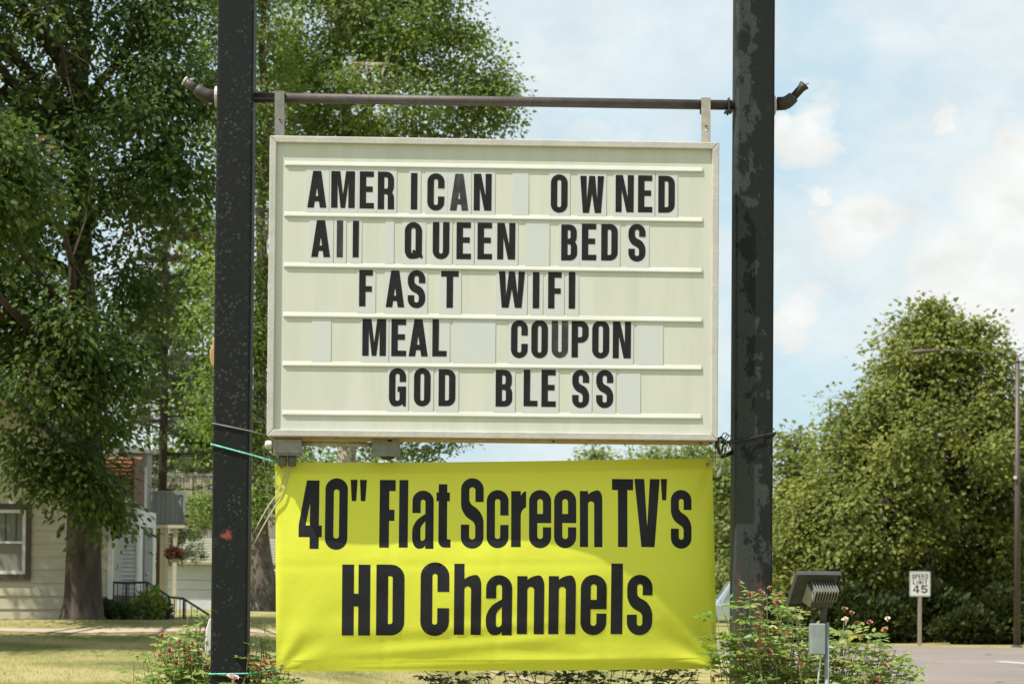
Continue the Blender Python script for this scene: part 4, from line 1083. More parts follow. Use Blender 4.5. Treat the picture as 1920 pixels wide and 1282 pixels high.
for k, (lab, pts) in enumerate((('pale wire dropping from the lamp sockets past the banner edge', [(543, 874), (533, 893), (529, 905), (520, 925), (505, 945), (488, 975), (474, 1000)]),
                 ('second pale wire hanging lower from the lamp sockets beside the banner', [(549, 874), (541, 890), (534, 915), (526, 935), (512, 955), (494, 985), (470, 1030)]))):
    P_ = [sp(x, y, -.068 - .005 * k) for i, (x, y) in enumerate(pts)]
    P_[0].y = -.112
    cord('lamp_wire', lab, 'wire', P_, .0035, 'wire_pale', 6, 'lamp wires')
# ------------------------------------------------------------------ trees
def unit(n, rng):
    v = rng.normal(0, 1, (n, 3)); return v / np.linalg.norm(v, axis=1, keepdims=True)

def tree(name, label, base, trunk, limbs, env, n_cl, per, size, cr, leaf_key, bark_key, seed, shape='diamond', droop=.35, group=None, limb_r=.09, tint_bias=0.0, shell=.55, branch_key=None, flat=.65, cat='tree', own_twigs=True, clumps=0, clump_r=.8):
    """trunk: [(point, radius)]; limbs: how many; env: ellipsoids (centre, radii, weight) that the crown fills"""
    rng = np.random.default_rng(seed)
    base = Vector(base)
    t = thing(name, label, cat, base, 0, group)
    tb = MB().tube([p for p, r in trunk], [r for p, r in trunk], 14)
    w = np.array([e[2] for e in env], float); w /= w.sum()
    idx = rng.choice(len(env), n_cl, p=w)
    C = np.array([e[0] for e in env])[idx]; R = np.array([e[1] for e in env])[idx]
    u = unit(n_cl, rng); rad = (shell + (1 - shell) * rng.random(n_cl) ** .7)[:, None]
    inner = rng.random(n_cl) < .22
    rad[inner] *= rng.uniform(.25, .8, (inner.sum(), 1))
    wob = 1 + .13 * np.sin(u[:, :1] * 7 + seed) * np.cos(u[:, 2:] * 6 + u[:, 1:2] * 5)
    K = C + u * R * rad * wob
    out_dir = u.copy()
    if clumps:                       # boughs: the leaf clusters gather round a smaller number of centres
        cc = rng.choice(n_cl, clumps, replace=False)
        near = np.argmin(((K[:, None, :] - K[None, cc, :]) ** 2).sum(-1) * rng.uniform(.8, 1.2, (1, clumps)), 1)
        cen = K[cc][near]
        off_ = K - cen; ln = np.linalg.norm(off_, axis=1, keepdims=True)
        K = cen + off_ / np.maximum(ln, 1e-5) * np.minimum(ln, clump_r * rng.uniform(.5, 1.15, (n_cl, 1)))
        out_dir = .5 * u + .8 * (K - cen) / clump_r
    far_ = rng.random(n_cl) < .07            # sprigs that stick out of the outline
    K[far_] += out_dir[far_] / np.maximum(np.linalg.norm(out_dir[far_], axis=1, keepdims=True), 1e-5) * (cr * rng.uniform(.3, .8, (far_.sum(), 1)))
    # limbs reach from the trunk to spread-out cluster points
    tp = np.array([p for p, r in trunk]); trr = [r for p, r in trunk]
    pick = [int(rng.integers(n_cl))]
    dmin = np.linalg.norm(K - K[pick[0]], axis=1)
    for _ in range(limbs - 1):
        j = int(np.argmax(dmin * (.7 + .3 * rng.random(n_cl)))); pick.append(j)
        dmin = np.minimum(dmin, np.linalg.norm(K - K[j], axis=1))
    nodes = [tp[len(tp) // 3:]]
    lb = MB()
    zs = tp[:, 2]
    for j in pick:
        e = K[j]
        za = np.clip(e[2] - .55 * np.linalg.norm((e - tp[-1])[:2]) - rng.uniform(0, .8), zs[0] + .35 * (zs[-1] - zs[0]), zs[-1])
        s = np.array([np.interp(za, zs, tp[:, k]) for k in range(3)])
        r0 = min(limb_r, float(np.interp(za, zs, trr)) * .8) * (1 if e[2] > za else .35)
        mid = s * .5 + e * .5 + np.array([*rng.normal(0, .25, 2), .10 * np.linalg.norm(e - s)])
        pts = [s * (1 - q) ** 2 + 2 * q * (1 - q) * mid + q * q * e + (rng.normal(0, .05, 3) if 0 < q < 1 else 0) for q in np.linspace(0, 1, 7)]
        lb.tube(pts, list(np.linspace(r0, r0 * .16, 7)), 6, False)
        nodes.append(np.array(pts[1:]))
    nodes = np.concatenate(nodes)
    tb.build('trunk', M[bark_key], t, off=base, smooth=True)
    if own_twigs:
        taken = np.zeros(len(nodes))
        for k in range(n_cl):
            d = np.linalg.norm(nodes - K[k], axis=1); q_ = int(np.argmin(d)); s = nodes[q_]; taken[q_] += 1
            if d.min() > .05 and taken[q_] <= 7:
                mid = (s + K[k]) / 2 + rng.normal(0, .08, 3) * d.min() ** .5
                lb.tube([s, mid, K[k]], [limb_r * .20, limb_r * .13, limb_r * .07], 3, False)
    lb.build('branches', M[branch_key or bark_key], t, off=base)
    n = n_cl * per
    ci = np.repeat(np.arange(n_cl), per)
    scl = (rng.uniform(.65, 1.35, n_cl) * cr)[ci][:, None]
    g_ = rng.normal(0, .5, (n, 3)) * scl; g_[:, 2] *= flat
    P = K[ci] + g_
    P[:, 2] -= droop * .6 * (g_[:, 0] ** 2 + g_[:, 1] ** 2) / np.maximum(scl[:, 0], .05)
    D = g_ / np.maximum(np.linalg.norm(g_, axis=1, keepdims=True), 1e-4) + .5 * unit(n, rng); D[:, 2] -= droop
    Nn = .42 * unit(n, rng) + .85 * out_dir[ci]; Nn[:, 2] += .45
    tint = np.clip(.42 + tint_bias + .11 * rng.normal(0, 1, n) + (.15 * rng.normal(0, 1, n_cl))[ci], 0, 1)
    sz = size * rng.uniform(.6, 1.25, n)
    leaf_object('crown', leaves(P, D, Nn, sz, shape, tint), M[leaf_key], t, base)
    return t

def E(px, py, Y, rx, rz, ry=None, w=None):
    """crown ellipsoid from its photo centre and half sizes in photo pixels, at distance Y"""
    c = gp(px, py, Y); k = Y / F
    R = (rx * k, (ry if ry is not None else rx) * k, rz * k)
    return (np.array(c), np.array(R), w if w is not None else (R[0] * R[2]))

def on(px, Y, dz=0.0):
    p = gp(px, 1100, Y); return Vector((p.x, Y, float(ground_z(p.x, Y)) + dz))

def trunk_px(pts, Y, k=1.0):
    out = []
    for (px, py, r) in pts:
        p = gp(px, py, Y); out.append((np.array(p), r * Y / F * k))
    return out

# the big tree in front of the house
YT = 32.4
b0 = on(155, YT)
tr_ = [(np.array((b0.x, b0.y, b0.z - .15)), .40), (np.array((b0.x, b0.y, b0.z + .08)), .315)] + trunk_px([(156, 1120, 36), (157, 1040, 33), (158, 960, 32), (161, 860, 30), (165, 760, 27), (160, 620, 24), (150, 420, 20), (150, 200, 15), (160, -60, 11)], YT)
tree('maple_tree', 'large dark green shade tree in front of the cream house', b0, tr_, 34,
     [E(110, 150, 32, 300, 230), E(290, 250, 31, 150, 160), E(60, 420, 31, 200, 150), E(130, 640, 30.5, 150, 130), E(50, 760, 30.5, 110, 100), E(190, 720, 31, 80, 120), E(330, 110, 31.5, 95, 150), E(-180, 350, 32, 260, 330, w=6.5),
      E(-100, -150, 32, 420, 260, w=9), E(230, 560, 31.5, 90, 90), E(310, 380, 31.5, 95, 75, w=.5), E(-20, 600, 31, 100, 150), E(150, 880, 30.8, 75, 50, w=.7), E(60, 880, 30.8, 45, 40, w=.35), E(20, 820, 30.8, 60, 60), E(300, -60, 31.5, 160, 160),
      E(185, 930, 31.3, 28, 42, w=.3), E(-70, 330, 26.9, 190, 130, 150, w=6), E(-300, 300, 26.9, 220, 160, 150, w=6), E(-420, 520, 26.9, 160, 140, 150, w=4)],
     1650, 72, .108, .46, 'leaf_left', 'bark', 5, 'oval', .6, limb_r=.085, shell=.5, branch_key='bark_dark', clumps=250, clump_r=.55)

# pine standing behind, between the maple and the left post
def pine(name, label, px, Y, y_top, wpx, seed, n_wh=24):
    rng = np.random.default_rng(seed)
    b = on(px, Y); t = thing(name, label, 'tree', b)
    top = gp(px, y_top, Y); k = Y / F
    H = top.z - b.z
    MB().tube([b + Vector((0, 0, -.2)), b + Vector((.05, 0, H * .5)), b + Vector((0, 0, H))], [.12, .09, .03], 10).build('trunk', M['bark_dark'], t, off=b, smooth=True)
    br = MB(); P, D = [], []
    for i in range(n_wh):
        f = .12 + .86 * i / n_wh
        L0 = wpx * k * (1.05 - f) ** .7 * rng.uniform(.75, 1.15)
        for j in range(6):
            w = rng.uniform(0, 2 * math.pi); l = L0 * rng.uniform(.6, 1.1)
            s = np.array((b.x, b.y, b.z + H * f + rng.uniform(-.15, .15)))
            d = np.array((math.cos(w), math.sin(w), rng.uniform(-.05, .25)))
            pts = [s, s + d * l * .5 + np.array((0, 0, -.05 * l)), s + d * l + np.array((0, 0, .06 * l))]
            br.tube(pts, [.028, .018, .006], 4, False)
            for q in np.linspace(.3, 1, 7):
                if rng.random() < .12: continue
                c = s + d * l * q + np.array((0, 0, -.05 * l * math.sin(q * 3))) + rng.normal(0, .10 * l * .5, 3) * np.array((1, 1, .35))
                m = 34
                P.append(np.repeat(c[None], m, 0) + rng.normal(0, .05, (m, 3)))
                dd = unit(m, rng) * .8 + d * .6; dd[:, 2] += .25; D.append(dd)
    br.build('branches', M['bark_dark'], t, off=b)
    P, D = np.concatenate(P), np.concatenate(D); n = len(P)
    leaf_object('crown', leaves(P, D, unit(n, rng), rng.uniform(.11, .2, n), 'needle', np.clip(rng.normal(.45, .2, n), 0, 1)), M['leaf_pine'], t, b)
pine('pine_tree', 'grey green pine rising behind the house beside the left post', 300, 52, 230, 175, 3)

# the birches behind the letter board
YB = 45
b0 = on(492, YB)
tr_ = [(np.array(b0) + np.array((0, 0, -.2)), .36)] + trunk_px([(493, 1150, 30), (494, 1100, 26), (487, 1050, 24), (484, 1000, 20), (486, 900, 15), (487, 780, 13), (488, 640, 12), (492, 500, 11), (488, 400, 9), (505, 250, 8), (490, 100, 6), (500, -60, 4)], YB)
tree('birch_tree', 'slender birch with a gnarled leaning foot just right of the left post', b0, tr_, 16,
     [E(440, 150, YB, 110, 220), E(500, 420, YB, 70, 160, w=.8), E(430, 580, YB - .5, 90, 110, w=1.1), E(500, 650, YB, 55, 120, w=.7), E(420, 760, YB, 80, 80, w=.9), E(500, 840, YB, 60, 60, w=.5), E(480, 930, YB - .6, 42, 60, w=.35), E(380, 940, YB - 1, 26, 30, w=.16), E(400, -80, YB, 150, 120)],
     520, 56, .10, .42, 'leaf_birch', 'birch_old', 21, 'diamond', .45, clumps=110, clump_r=.5, limb_r=.045, tint_bias=.02, branch_key='birch', group=None)
b0 = on(640, YB + 3)
tr_ = trunk_px([(650, 1165, 22), (650, 900, 18), (652, 600, 15), (654, 400, 13), (656, 260, 12), (648, 205, 10.5), (640, 150, 8.5), (628, 90, 6.5), (640, 20, 5), (650, -80, 3)], YB + 3)
tr_[0] = (np.array(b0), .3)
tree('birch_tree', 'tall broad birch with a white trunk rising behind the letter board', b0, tr_, 26,
     [E(640, 60, 48, 170, 130), E(760, 40, 47.5, 130, 110), E(870, 130, 47.5, 80, 90), E(720, 190, 47, 180, 70), E(560, 170, 47.5, 80, 110), E(915, 210, 47.5, 62, 58), E(790, -60, 48, 120, 80), E(620, -80, 48, 180, 80), E(640, 300, 48, 190, 110), E(830, 270, 47.5, 120, 60),
      E(700, 480, 48, 190, 150), E(640, 760, 48, 150, 110), E(780, 838, 47.5, 32, 24, w=.16), E(870, 800, 47.5, 14, 45, w=.12), E(690, 855, 47.5, 70, 30, w=.3), E(930, 160, 47.5, 36, 40, w=.3), E(850, 60, 47.6, 50, 60, w=.5)],
     1250, 64, .10, .42, 'leaf_birch', 'birch', 8, 'diamond', .35, clumps=170, clump_r=.62, limb_r=.075, tint_bias=.06)

# trees beyond the road on the right
YR = 71
def base_trunk(px, Y, r, top_py):
    b = on(px, Y); t = gp(px, top_py, Y); h = t.z - b.z
    return b, [(np.array(b) + np.array((0, 0, -.2)), r * 1.4), (np.array(b) + np.array((0, 0, .4)), r), (np.array(b) + np.array((.1, 0, h * .4)), r * .75), (np.array(b) + np.array((0, 0, h * .75)), r * .4), (np.array(b) + np.array((0, 0, h)), r * .12)]
b0, tr_ = base_trunk(1735, YR, .30, 570)
tree('linden_tree', 'tall cone shaped tree beyond the road behind the street lamp', b0, tr_, 40,
     [E(1758, 610, YR, 50, 66, w=1.0), E(1720, 690, YR, 100, 85), E(1835, 660, YR, 50, 70, w=1.0), E(1850, 760, YR, 90, 110), E(1640, 790, YR, 110, 95), E(1740, 850, YR - .8, 170, 140), E(1585, 890, YR, 72, 100), E(1620, 1000, YR - 1, 150, 130), E(1790, 1010, YR + 1.3, 170, 140, 90),
      E(1530, 1020, YR - .5, 85, 120), E(1740, 1120, YR + 1.6, 200, 85, 90), E(1560, 1120, YR - .5, 110, 80), E(1755, 562, YR, 20, 26, w=.22), E(1880, 900, YR, 80, 150), E(1890, 1080, YR + 1.2, 100, 110, 80)],
     1700, 64, .175, .60, 'leaf_linden', 'bark_dark', 13, 'diamond', .3, clumps=150, clump_r=.95, limb_r=.10, tint_bias=.05, shell=.62)
b0, tr_ = base_trunk(1990, 74, .25, 700)
tree('linden_tree', 'tree at the right edge of the view behind the street lamp pole', b0, tr_, 16,
     [E(1985, 830, 74, 80, 120), E(1960, 960, 74, 75, 130), E(1990, 1090, 74, 110, 110), E(2060, 960, 74, 110, 170), E(1925, 780, 74, 22, 50, w=.3)], 330, 48, .185, .66, 'leaf_linden', 'bark_dark', 14, 'diamond', .3, limb_r=.09)
far = [(1500, 92, 800, 70, 'hazy light green tree left of the tall cone shaped tree', 31, [(1500, 900, 50, 75), (1470, 1000, 60, 110), (1520, 1080, 80, 90), (1487, 838, 22, 36)], -.1),
       (1395, 104, 860, 70, 'pale green tree seen between the banner and the right post', 32, [(1390, 960, 60, 110), (1370, 1090, 70, 100), (1420, 1080, 60, 110), (1350, 900, 40, 60)], .1),
       (1255, 108, 820, 60, 'far tree whose top shows between board and banner near the right post', 33, [(1260, 880, 75, 62), (1330, 880, 60, 60), (1210, 870, 26, 40), (1280, 1000, 110, 100)], .12),
       (1112, 118, 830, 40, 'small far tree top showing in the gap right of the middle', 34, [(1115, 862, 26, 30), (1110, 930, 60, 60), (1100, 1030, 90, 90), (1160, 900, 22, 40)], .0),
       (960, 125, 870, 40, 'far tree standing low on the skyline behind the banner', 35, [(960, 960, 100, 60), (900, 1050, 130, 70)], .0),
       (1320, 112, 930, 40, 'low leafy tree behind the right end of the banner', 36, [(1330, 1050, 70, 90), (1350, 1140, 80, 60), (1300, 990, 50, 60)], .05)]
for (px, Y, ytop, _, lab, sd, es, tb_) in far:
    b0, tr_ = base_trunk(px, Y, .17, ytop)
    tree('far_tree', lab, b0, tr_, 10, [E(x, y, Y, rx, rz) for (x, y, rx, rz) in es], 190, 46, .26, .85, 'leaf_far' if sd != 31 else 'leaf_linden', 'bark_dark', sd, 'diamond', .2, group='trees beyond the road', limb_r=.08, tint_bias=tb_)
# more trees behind the house, seen through the gaps
for (px, Y, ytop, lab, sd, es) in ((60, 66, 520, 'dark tree mass behind the cream house at far left', 41, [(40, 640, 140, 130), (140, 780, 120, 90), (-40, 800, 140, 140)]),
                                   (375, 74, 640, 'light green tree behind the board fence beside the left post', 42, [(380, 760, 60, 90), (350, 850, 70, 60), (430, 820, 70, 90), (390, 870, 60, 35), (330, 600, 85, 120), (390, 480, 60, 130), (300, 720, 70, 80)]),
                                   (540, 80, 760, 'far tree right of the left post low behind the board', 43, [(560, 900, 90, 80), (640, 900, 90, 60), (500, 960, 60, 60), (600, 1000, 130, 80)])):
    b0, tr_ = base_trunk(px, Y, .2, ytop)
    tree('far_tree', lab, b0, tr_, 10, [E(x, y, Y, rx, rz) for (x, y, rx, rz) in es], 260, 46, .2, .7, 'leaf_birch' if sd != 41 else 'leaf_left', 'bark_dark', sd, 'diamond', .2, group='trees behind the house', limb_r=.08)

# far woods along the horizon, one mass
def woods():
    rng = np.random.default_rng(77); n = 26000
    X_ = rng.uniform(-90, 120, n); H_ = 5.5 + 1.6 * np.sin(X_ * .31) + 1.1 * np.sin(X_ * .83 + 2)
    P = np.stack([X_, 185 + rng.normal(0, 3, n), rng.random(n) ** .8 * H_], 1)
    return leaves(P, unit(n, rng), unit(n, rng) + [-.3, -.6, .6], rng.uniform(.5, 1.0, n), 'diamond', np.clip(rng.normal(.4, .15, n), 0, 1))
w_ = leaf_object('distant_woods', woods(), M['leaf_far'], None)
w_['label'] = 'far green woods along the horizon'; w_['category'] = 'woods'

# ------------------------------------------------------------------ the cream house
YH = 34.0
KH = F / YH
hb = gp(100, 1166, YH)
house = thing('cream_house', 'cream lap sided house at far left behind the shade tree', 'house', (hb.x, YH, hb.z))
HO = Vector((hb.x, YH, hb.z))
def hx(px): return gp(px, 1050, YH).x
def hz(py): return gp(100, py, YH).z
wx0, wx1 = hx(-330), hx(203)
eave_z = hz(912); ridge_x = hx(-70); slope = .84
MB().prism_y([(wx0, hz(1190)), (wx1, hz(1190)), (wx1, eave_z), (ridge_x, eave_z + (wx1 - ridge_x) * slope), (wx0, eave_z + (wx1 - ridge_x) * slope - (ridge_x - wx0) * slope)], YH + .02, YH + .8).build('wall', M['cream'], house, off=HO)
# lap boards, one by one, leaving the window out
wl, wr, wt, wb = hx(-46), hx(58), hz(946), hz(1086)
course = 24.6 / KH
z = hz(1166) ; k = 0
while z < eave_z + 1.9:
    z1 = z + course
    xr = wx1 if z1 <= eave_z else wx1 - (z1 - eave_z) / slope
    xl = wx0 if z1 <= eave_z else max(wx0, ridge_x - (xr - ridge_x))
    if xr - xl < .3: break
    spans = [(xl, xr)]
    if z1 > wb - .01 and z < wt + .01: spans = [(xl, wl), (wr, xr)]
    for (p, q_) in spans:
        # butt joint somewhere along the wall, as boards come in lengths
        MB().prism_x([(YH - .026, z), (YH - .008, z1 + .012), (YH + .018, z1 + .012), (YH + .018, z)], p, q_).build('siding_board', M['cream'], house, off=HO)
    z = z1; k += 1
MB().box(wx1 + .001, wx1 + .07, YH - .045, YH + .03, hz(1166), eave_z).build('corner_board', M['white_trim'], house, off=HO)
MB().box(wx0, wx1, YH - .012, YH + .015, hz(1190), hz(1166) - .002).build('foundation', M['roof_dark'], house, off=HO)
win = MB().box(wl + .002, wr - .002, YH + .035, YH + .05, wb, wt).build('window', M['glass_dark'], house, off=HO)
def ring(x0, x1, z0, z1, w, y0, y1):
    return MB().box(x0, x1, y0, y1, z0, z0 + w).box(x0, x1, y0, y1, z1 - w, z1).box(x0, x0 + w, y0, y1, z0 + w + .001, z1 - w - .001).box(x1 - w, x1, y0, y1, z0 + w + .001, z1 - w - .001)
ring(wl, wr, wb, wt, .075, YH - .055, YH + .034).build('trim', M['brown_trim'], win, off=HO)
ring(wl + .078, wr - .078, wb + .078, wt - .078, .052, YH - .035, YH + .03).build('sash', M['white_trim'], win, off=HO)
mz = hz(1017)
MB().box(wl + .13, wr - .13, YH - .03, YH + .025, mz - .018, mz + .018).build('meeting_rail', M['white_trim'], win, off=HO)
MB().box(wl + .1, wr - .1, YH + .012, YH + .014, mz + .02, wt - .13).build('curtain', M['curtain'], win, off=HO)
MB().box(wl + .1, wr - .1, YH + .016, YH + .018, wb + .13, mz - .02).build('blind', mat('window_blind', (0.22, 0.22, 0.18), (0.18, 0.18, 0.15), 3, .8), win, off=HO)
for px in (8, 28):
    MB().box(hx(px), hx(px) + .018, YH + .004, YH + .011, mz + .02, wt - .13).build('muntin', M['brown_trim'], win, off=HO)
# roof slabs with overhang
def slab(x0, z0, x1, z1, y0, y1, th, name, mk, par, off):
    dx, dz = x1 - x0, z1 - z0; l = math.hypot(dx, dz); nx_, nz_ = -dz / l * th, dx / l * th
    if nz_ < 0: nx_, nz_ = -nx_, -nz_
    return MB().prism_y([(x0, z0), (x1, z1), (x1 + nx_, z1 + nz_), (x0 + nx_, z0 + nz_)], y0, y1).build(name, M[mk], par, off=off)
rz_ = eave_z + (wx1 - ridge_x) * slope + .03
slab(ridge_x, rz_, wx1 + .16, eave_z + .03 - .16 * slope, YH - .35, YH + .85, .11, 'roof', 'roof_dark', house, HO)
slab(ridge_x - .002, rz_, wx0 - .3, rz_ - (ridge_x - wx0 + .3) * slope, YH - .35, YH + .85, .11, 'roof', 'roof_dark', house, HO)
# dark vine under the eave at the corner
vb = gp(216, 1005, YH - .2)
vine = thing('hanging_vine', 'dark dead vine hanging from the eave corner of the cream house', 'vine', vb)
n = 1500
f_ = RNG.random(n); px_ = 217 + (1 - f_) * 4 + RNG.normal(0, 1, n) * (5.5 - 2.5 * f_); py_ = 918 + f_ * 84
P_ = np.array([gp(a, b, YH - .2) for a, b in zip(px_, py_)]); P_[:, 1] += RNG.normal(0, .05, n)
leaf_object('foliage', leaves(P_, np.stack([RNG.normal(0, .5, n), RNG.normal(0, .5, n), -np.ones(n)], 1), unit(n, RNG), RNG.uniform(.05, .1, n), 'diamond', RNG.random(n)), M['leaf_vine'], vine, vb)
MB().tube([gp(219, 914, YH - .2), gp(218, 960, YH - .19), gp(216, 1004, YH - .2)], .012, 5).build('stem', M['bark_dark'], vine, off=vb)

# rear wing with the orange roof and white lap siding
YW = 34.9
wb_ = gp(250, 1165, YW); WO = Vector((wb_.x, YW, wb_.z - .25))
wing = thing('white_wing', 'white sided rear entry with orange shingled roof beside the cream house', 'building', WO)
def X(px, Y): return gp(px, 1000, Y).x
def Z(py, Y): return gp(250, py, Y).z
sh = MB()
y0, z0, y1, z1 = YW + .05, Z(916, YW + .05), YW + 1.0, Z(858, YW + 1.0)
rows = 8
for i in range(rows):
    f0, f1 = i / rows, (i + 1) / rows
    xs = list(np.linspace(X(150, YW), X(245.5, YW), 9)); 
    for j in range(8):
        o_ = (.04 if i % 2 else 0)
        a_, b_ = xs[j] + (o_ if j else 0) + .004, xs[j + 1] + (o_ if j < 7 else 0)
        lift = .02 + random.uniform(0, .006)
        ya, za = y0 + (y1 - y0) * f0, z0 + (z1 - z0) * f0; yb, zb2 = y0 + (y1 - y0) * f1, z0 + (z1 - z0) * f1
        sh.hexa([(a_, ya - lift * .8, za + lift), (b_, ya - lift * .8, za + lift), (b_, yb, zb2 + .004), (a_, yb, zb2 + .004),
                 (a_, ya - lift * .8 - .006, za + lift + .01), (b_, ya - lift * .8 - .006, za + lift + .01), (b_, yb - .006, zb2 + .014), (a_, yb - .006, zb2 + .014)])
so = sh.build('shingles', M['shingle'], wing, off=WO); so['kind'] = 'stuff'
MB().hexa([(X(150, YW), y0, z0 - .05), (X(246, YW), y0, z0 - .05), (X(246, YW), y1, z1 - .05), (X(150, YW), y1, z1 - .05), (X(150, YW), y0, z0), (X(246, YW), y0, z0), (X(246, YW), y1, z1), (X(150, YW), y1, z1)]).build('roof_deck', M['roof_dark'], wing, off=WO)
MB().box(X(227, YW), X(245, YW), y0 - .03, y0 + .12, Z(937, YW), z0 - .052).build('fascia', M['white_trim'], wing, off=WO)
MB().box(X(246, YW) + .002, X(250, YW), y0 - .05, y1, Z(945, YW), Z(858, YW)).build('barge_board', mat('red_brown_trim', (0.10, 0.045, 0.03), (0.14, 0.06, 0.04), 8), wing, off=WO)
wxa, wxb = X(229, YW), X(257, YW)
MB().box(wxa, wxb, YW, YW + .1, Z(1200, YW), Z(948, YW)).build('wall', M['white_siding'], wing, off=WO)
ls = MB(); zz = Z(1166, YW); st = 8.0 * YW / F
while zz < Z(962, YW):
    ls.prism_x([(YW - .030, zz), (YW - .004, zz + st * .98), (YW - .001, zz + st * .98), (YW - .001, zz)], wxa + .004, X(255.5, YW)); zz += st
lo_ = ls.build('lap_siding', M['white_siding'], wing, off=WO); lo_['kind'] = 'stuff'
MB().box(X(255.6, YW), wxb + .02, YW - .035, YW + .03, Z(1166, YW), Z(955, YW)).build('corner_board', M['white_trim'], wing, off=WO)
YE = YW * (960 - 257) / (960 - 290)
side = MB().hexa([(wxb - .06, YW + .105, Z(1200, YW)), (wxb + .02, YW + .105, Z(1200, YW)), (wxb + .02, YE, Z(1200, YW)), (wxb - .06, YE, Z(1200, YW)), (wxb - .06, YW + .105, Z(955, YW)), (wxb + .02, YW + .105, Z(955, YW)), (wxb + .02, YE, Z(955, YW)), (wxb - .06, YE, Z(955, YW))])
side.build('side_wall', M['white_siding'], wing, off=WO)
p0_, p1_ = gp(248, 941, YW - .1), gp(286, 973, YE - .2)
MB().tube([p0_, p1_], .045, 6).build('roof_edge', M['grey_wall'], wing, off=WO)
p2_, p3_ = gp(246, 948, YW - .1), gp(284, 979, YE - .2)
MB().tube([p2_, p3_], .02, 6).build('gutter', M['brown_trim'], wing, off=WO)
dr = MB().box(wxb + .022, wxb + .05, YW + .45, YW + 1.25, Z(1166, YW), Z(985, YW)).build('door', M['grey_wall'], wing, off=WO)
MB().lathe([(.02, .052), (.028, .07), (.02, .09)], 8, (wxb, YW + .6, Z(1075, YW)), 'x').build('knob', M['silver'], dr, off=WO)
# narrow entry between house corner and wing
YN = 34.86
MB().box(X(200, YN), X(229, YN) - .002, YN, YN + .1, Z(1200, YN), Z(940, YN)).build('entry_wall', M['white_siding'], wing, off=WO)
ed = MB().box(X(211, YN), X(222, YN), YN - .04, YN - .002, Z(1166, YN), Z(985, YN)).build('entry_door', M['white_trim'], wing, off=WO)
MB().box(X(217.5, YN), X(220.5, YN), YN - .06, YN - .042, Z(1046, YN), Z(1034, YN)).build('door_lock', M['brown_trim'], ed, off=WO)
MB().box(X(208.5, YN), X(210, YN), YN - .06, YN - .002, Z(1166, YN), Z(960, YN)).build('door_jamb', M['brown_trim'], wing, off=WO)

# grey outbuilding behind
YG = 38.6
gb = gp(270, 1150, YG); GO = Vector((gb.x, YG, gb.z - .4))
outb = thing('grey_outbuilding', 'grey panelled outbuilding rising behind the orange roof', 'building', GO)
ga, gb_ = X(218, YG), X(274.5, YG)
MB().box(ga, gb_, YG, YG + .5, Z(1170, YG), Z(849, YG)).build('wall', M['grey_wall'], outb, off=GO)
for px in (222, 238, 247.5, 256, 265):
    MB().box(X(px, YG), X(px, YG) + .022, YG - .014, YG - .001, Z(1000, YG), Z(850, YG)).build('batten', M['grey_wall'], outb, off=GO)
MB().box(ga - .06, gb_ + .05, YG - .07, YG + .55, Z(849, YG) + .001, Z(842, YG)).build('roof', M['grey_wall'], outb, off=GO)
pa, pb = X(275, YG) , X(336, YG)
MB().box(pa + .01, pb, YG + .5, YG + .62, Z(979, YG), Z(921, YG)).build('upper_panel', M['blue_panel'], outb, off=GO)
for px in (285, 294, 303, 312, 321, 329):
    MB().box(X(px, YG), X(px, YG) + .02, YG + .484, YG + .499, Z(978, YG), Z(924, YG)).build('rib', M['blue_panel'], outb, off=GO)
ring(pa + .008, pb + .03, Z(982, YG), Z(917, YG), .035, YG + .46, YG + .48).build('panel_frame', M['grey_wall'], outb, off=GO)
MB().box(X(284, YG), pb + .06, YG + .2, YG + .62, Z(988, YG), Z(982.5, YG)).build('porch_fascia', M['cream'], outb, off=GO)
for px in (296, 303, 320):
    MB().box(X(px, YG), X(px, YG) + .07, YG + .25, YG + .32, Z(1170, YG), Z(988.3, YG)).build('porch_post', M['cream'], outb, off=GO)

# garage with the grey-green roof
YR2 = 55.0
gz0 = gp(400, 1055, YR2)
GA = Vector((gz0.x, YR2, float(ground_z(gz0.x, YR2))))
garage = thing('garage', 'white garage with grey green shingle roof behind the left post', 'garage', GA)
gx0, gx1 = X(292, YR2), X(560, YR2)
MB().box(gx0, gx1, YR2, YR2 + 5, GA.z - .2, Z(1055, YR2)).build('wall', M['white_siding'], garage, off=GA)
for k, (p, q_) in enumerate(((1058, 1085.5), (1086.5, 1103.5), (1104.5, 1122.5), (1123.5, 1150))):
    MB().box(gx0 + .12, gx1 - .3, YR2 - .035, YR2 - .002, Z(q_, YR2), Z(p, YR2)).build('door_panel', mat(f'garage_panel_{k}', (0.62, 0.65, 0.66), (0.56, 0.59, 0.60), 3, .5), garage, off=GA, bevel=.004)
rf = MB().hexa([(gx0 - .1, YR2 - .25, Z(1057, YR2)), (gx1 + .1, YR2 - .25, Z(1057, YR2)), (gx1 + .1, YR2 + 2.6, Z(1008, YR2 + 2.6) - .06), (gx0 - .1, YR2 + 2.6, Z(1008, YR2 + 2.6) - .06),
                (gx0 - .1, YR2 - .25, Z(1053, YR2)), (gx1 + .1, YR2 - .25, Z(1053, YR2)), (gx1 + .1, YR2 + 2.6, Z(1008, YR2 + 2.6)), (gx0 - .1, YR2 + 2.6, Z(1008, YR2 + 2.6))])
rf.build('roof', M['shingle_green'], garage, off=GA)
MB().box(gx0 - .1, gx1 + .1, YR2 - .28, YR2 - .252, Z(1057, YR2), Z(1052.5, YR2)).build('drip_edge', mat('straw_edge', (0.42, 0.38, 0.2), (0.36, 0.32, 0.17), 4), garage, off=GA)
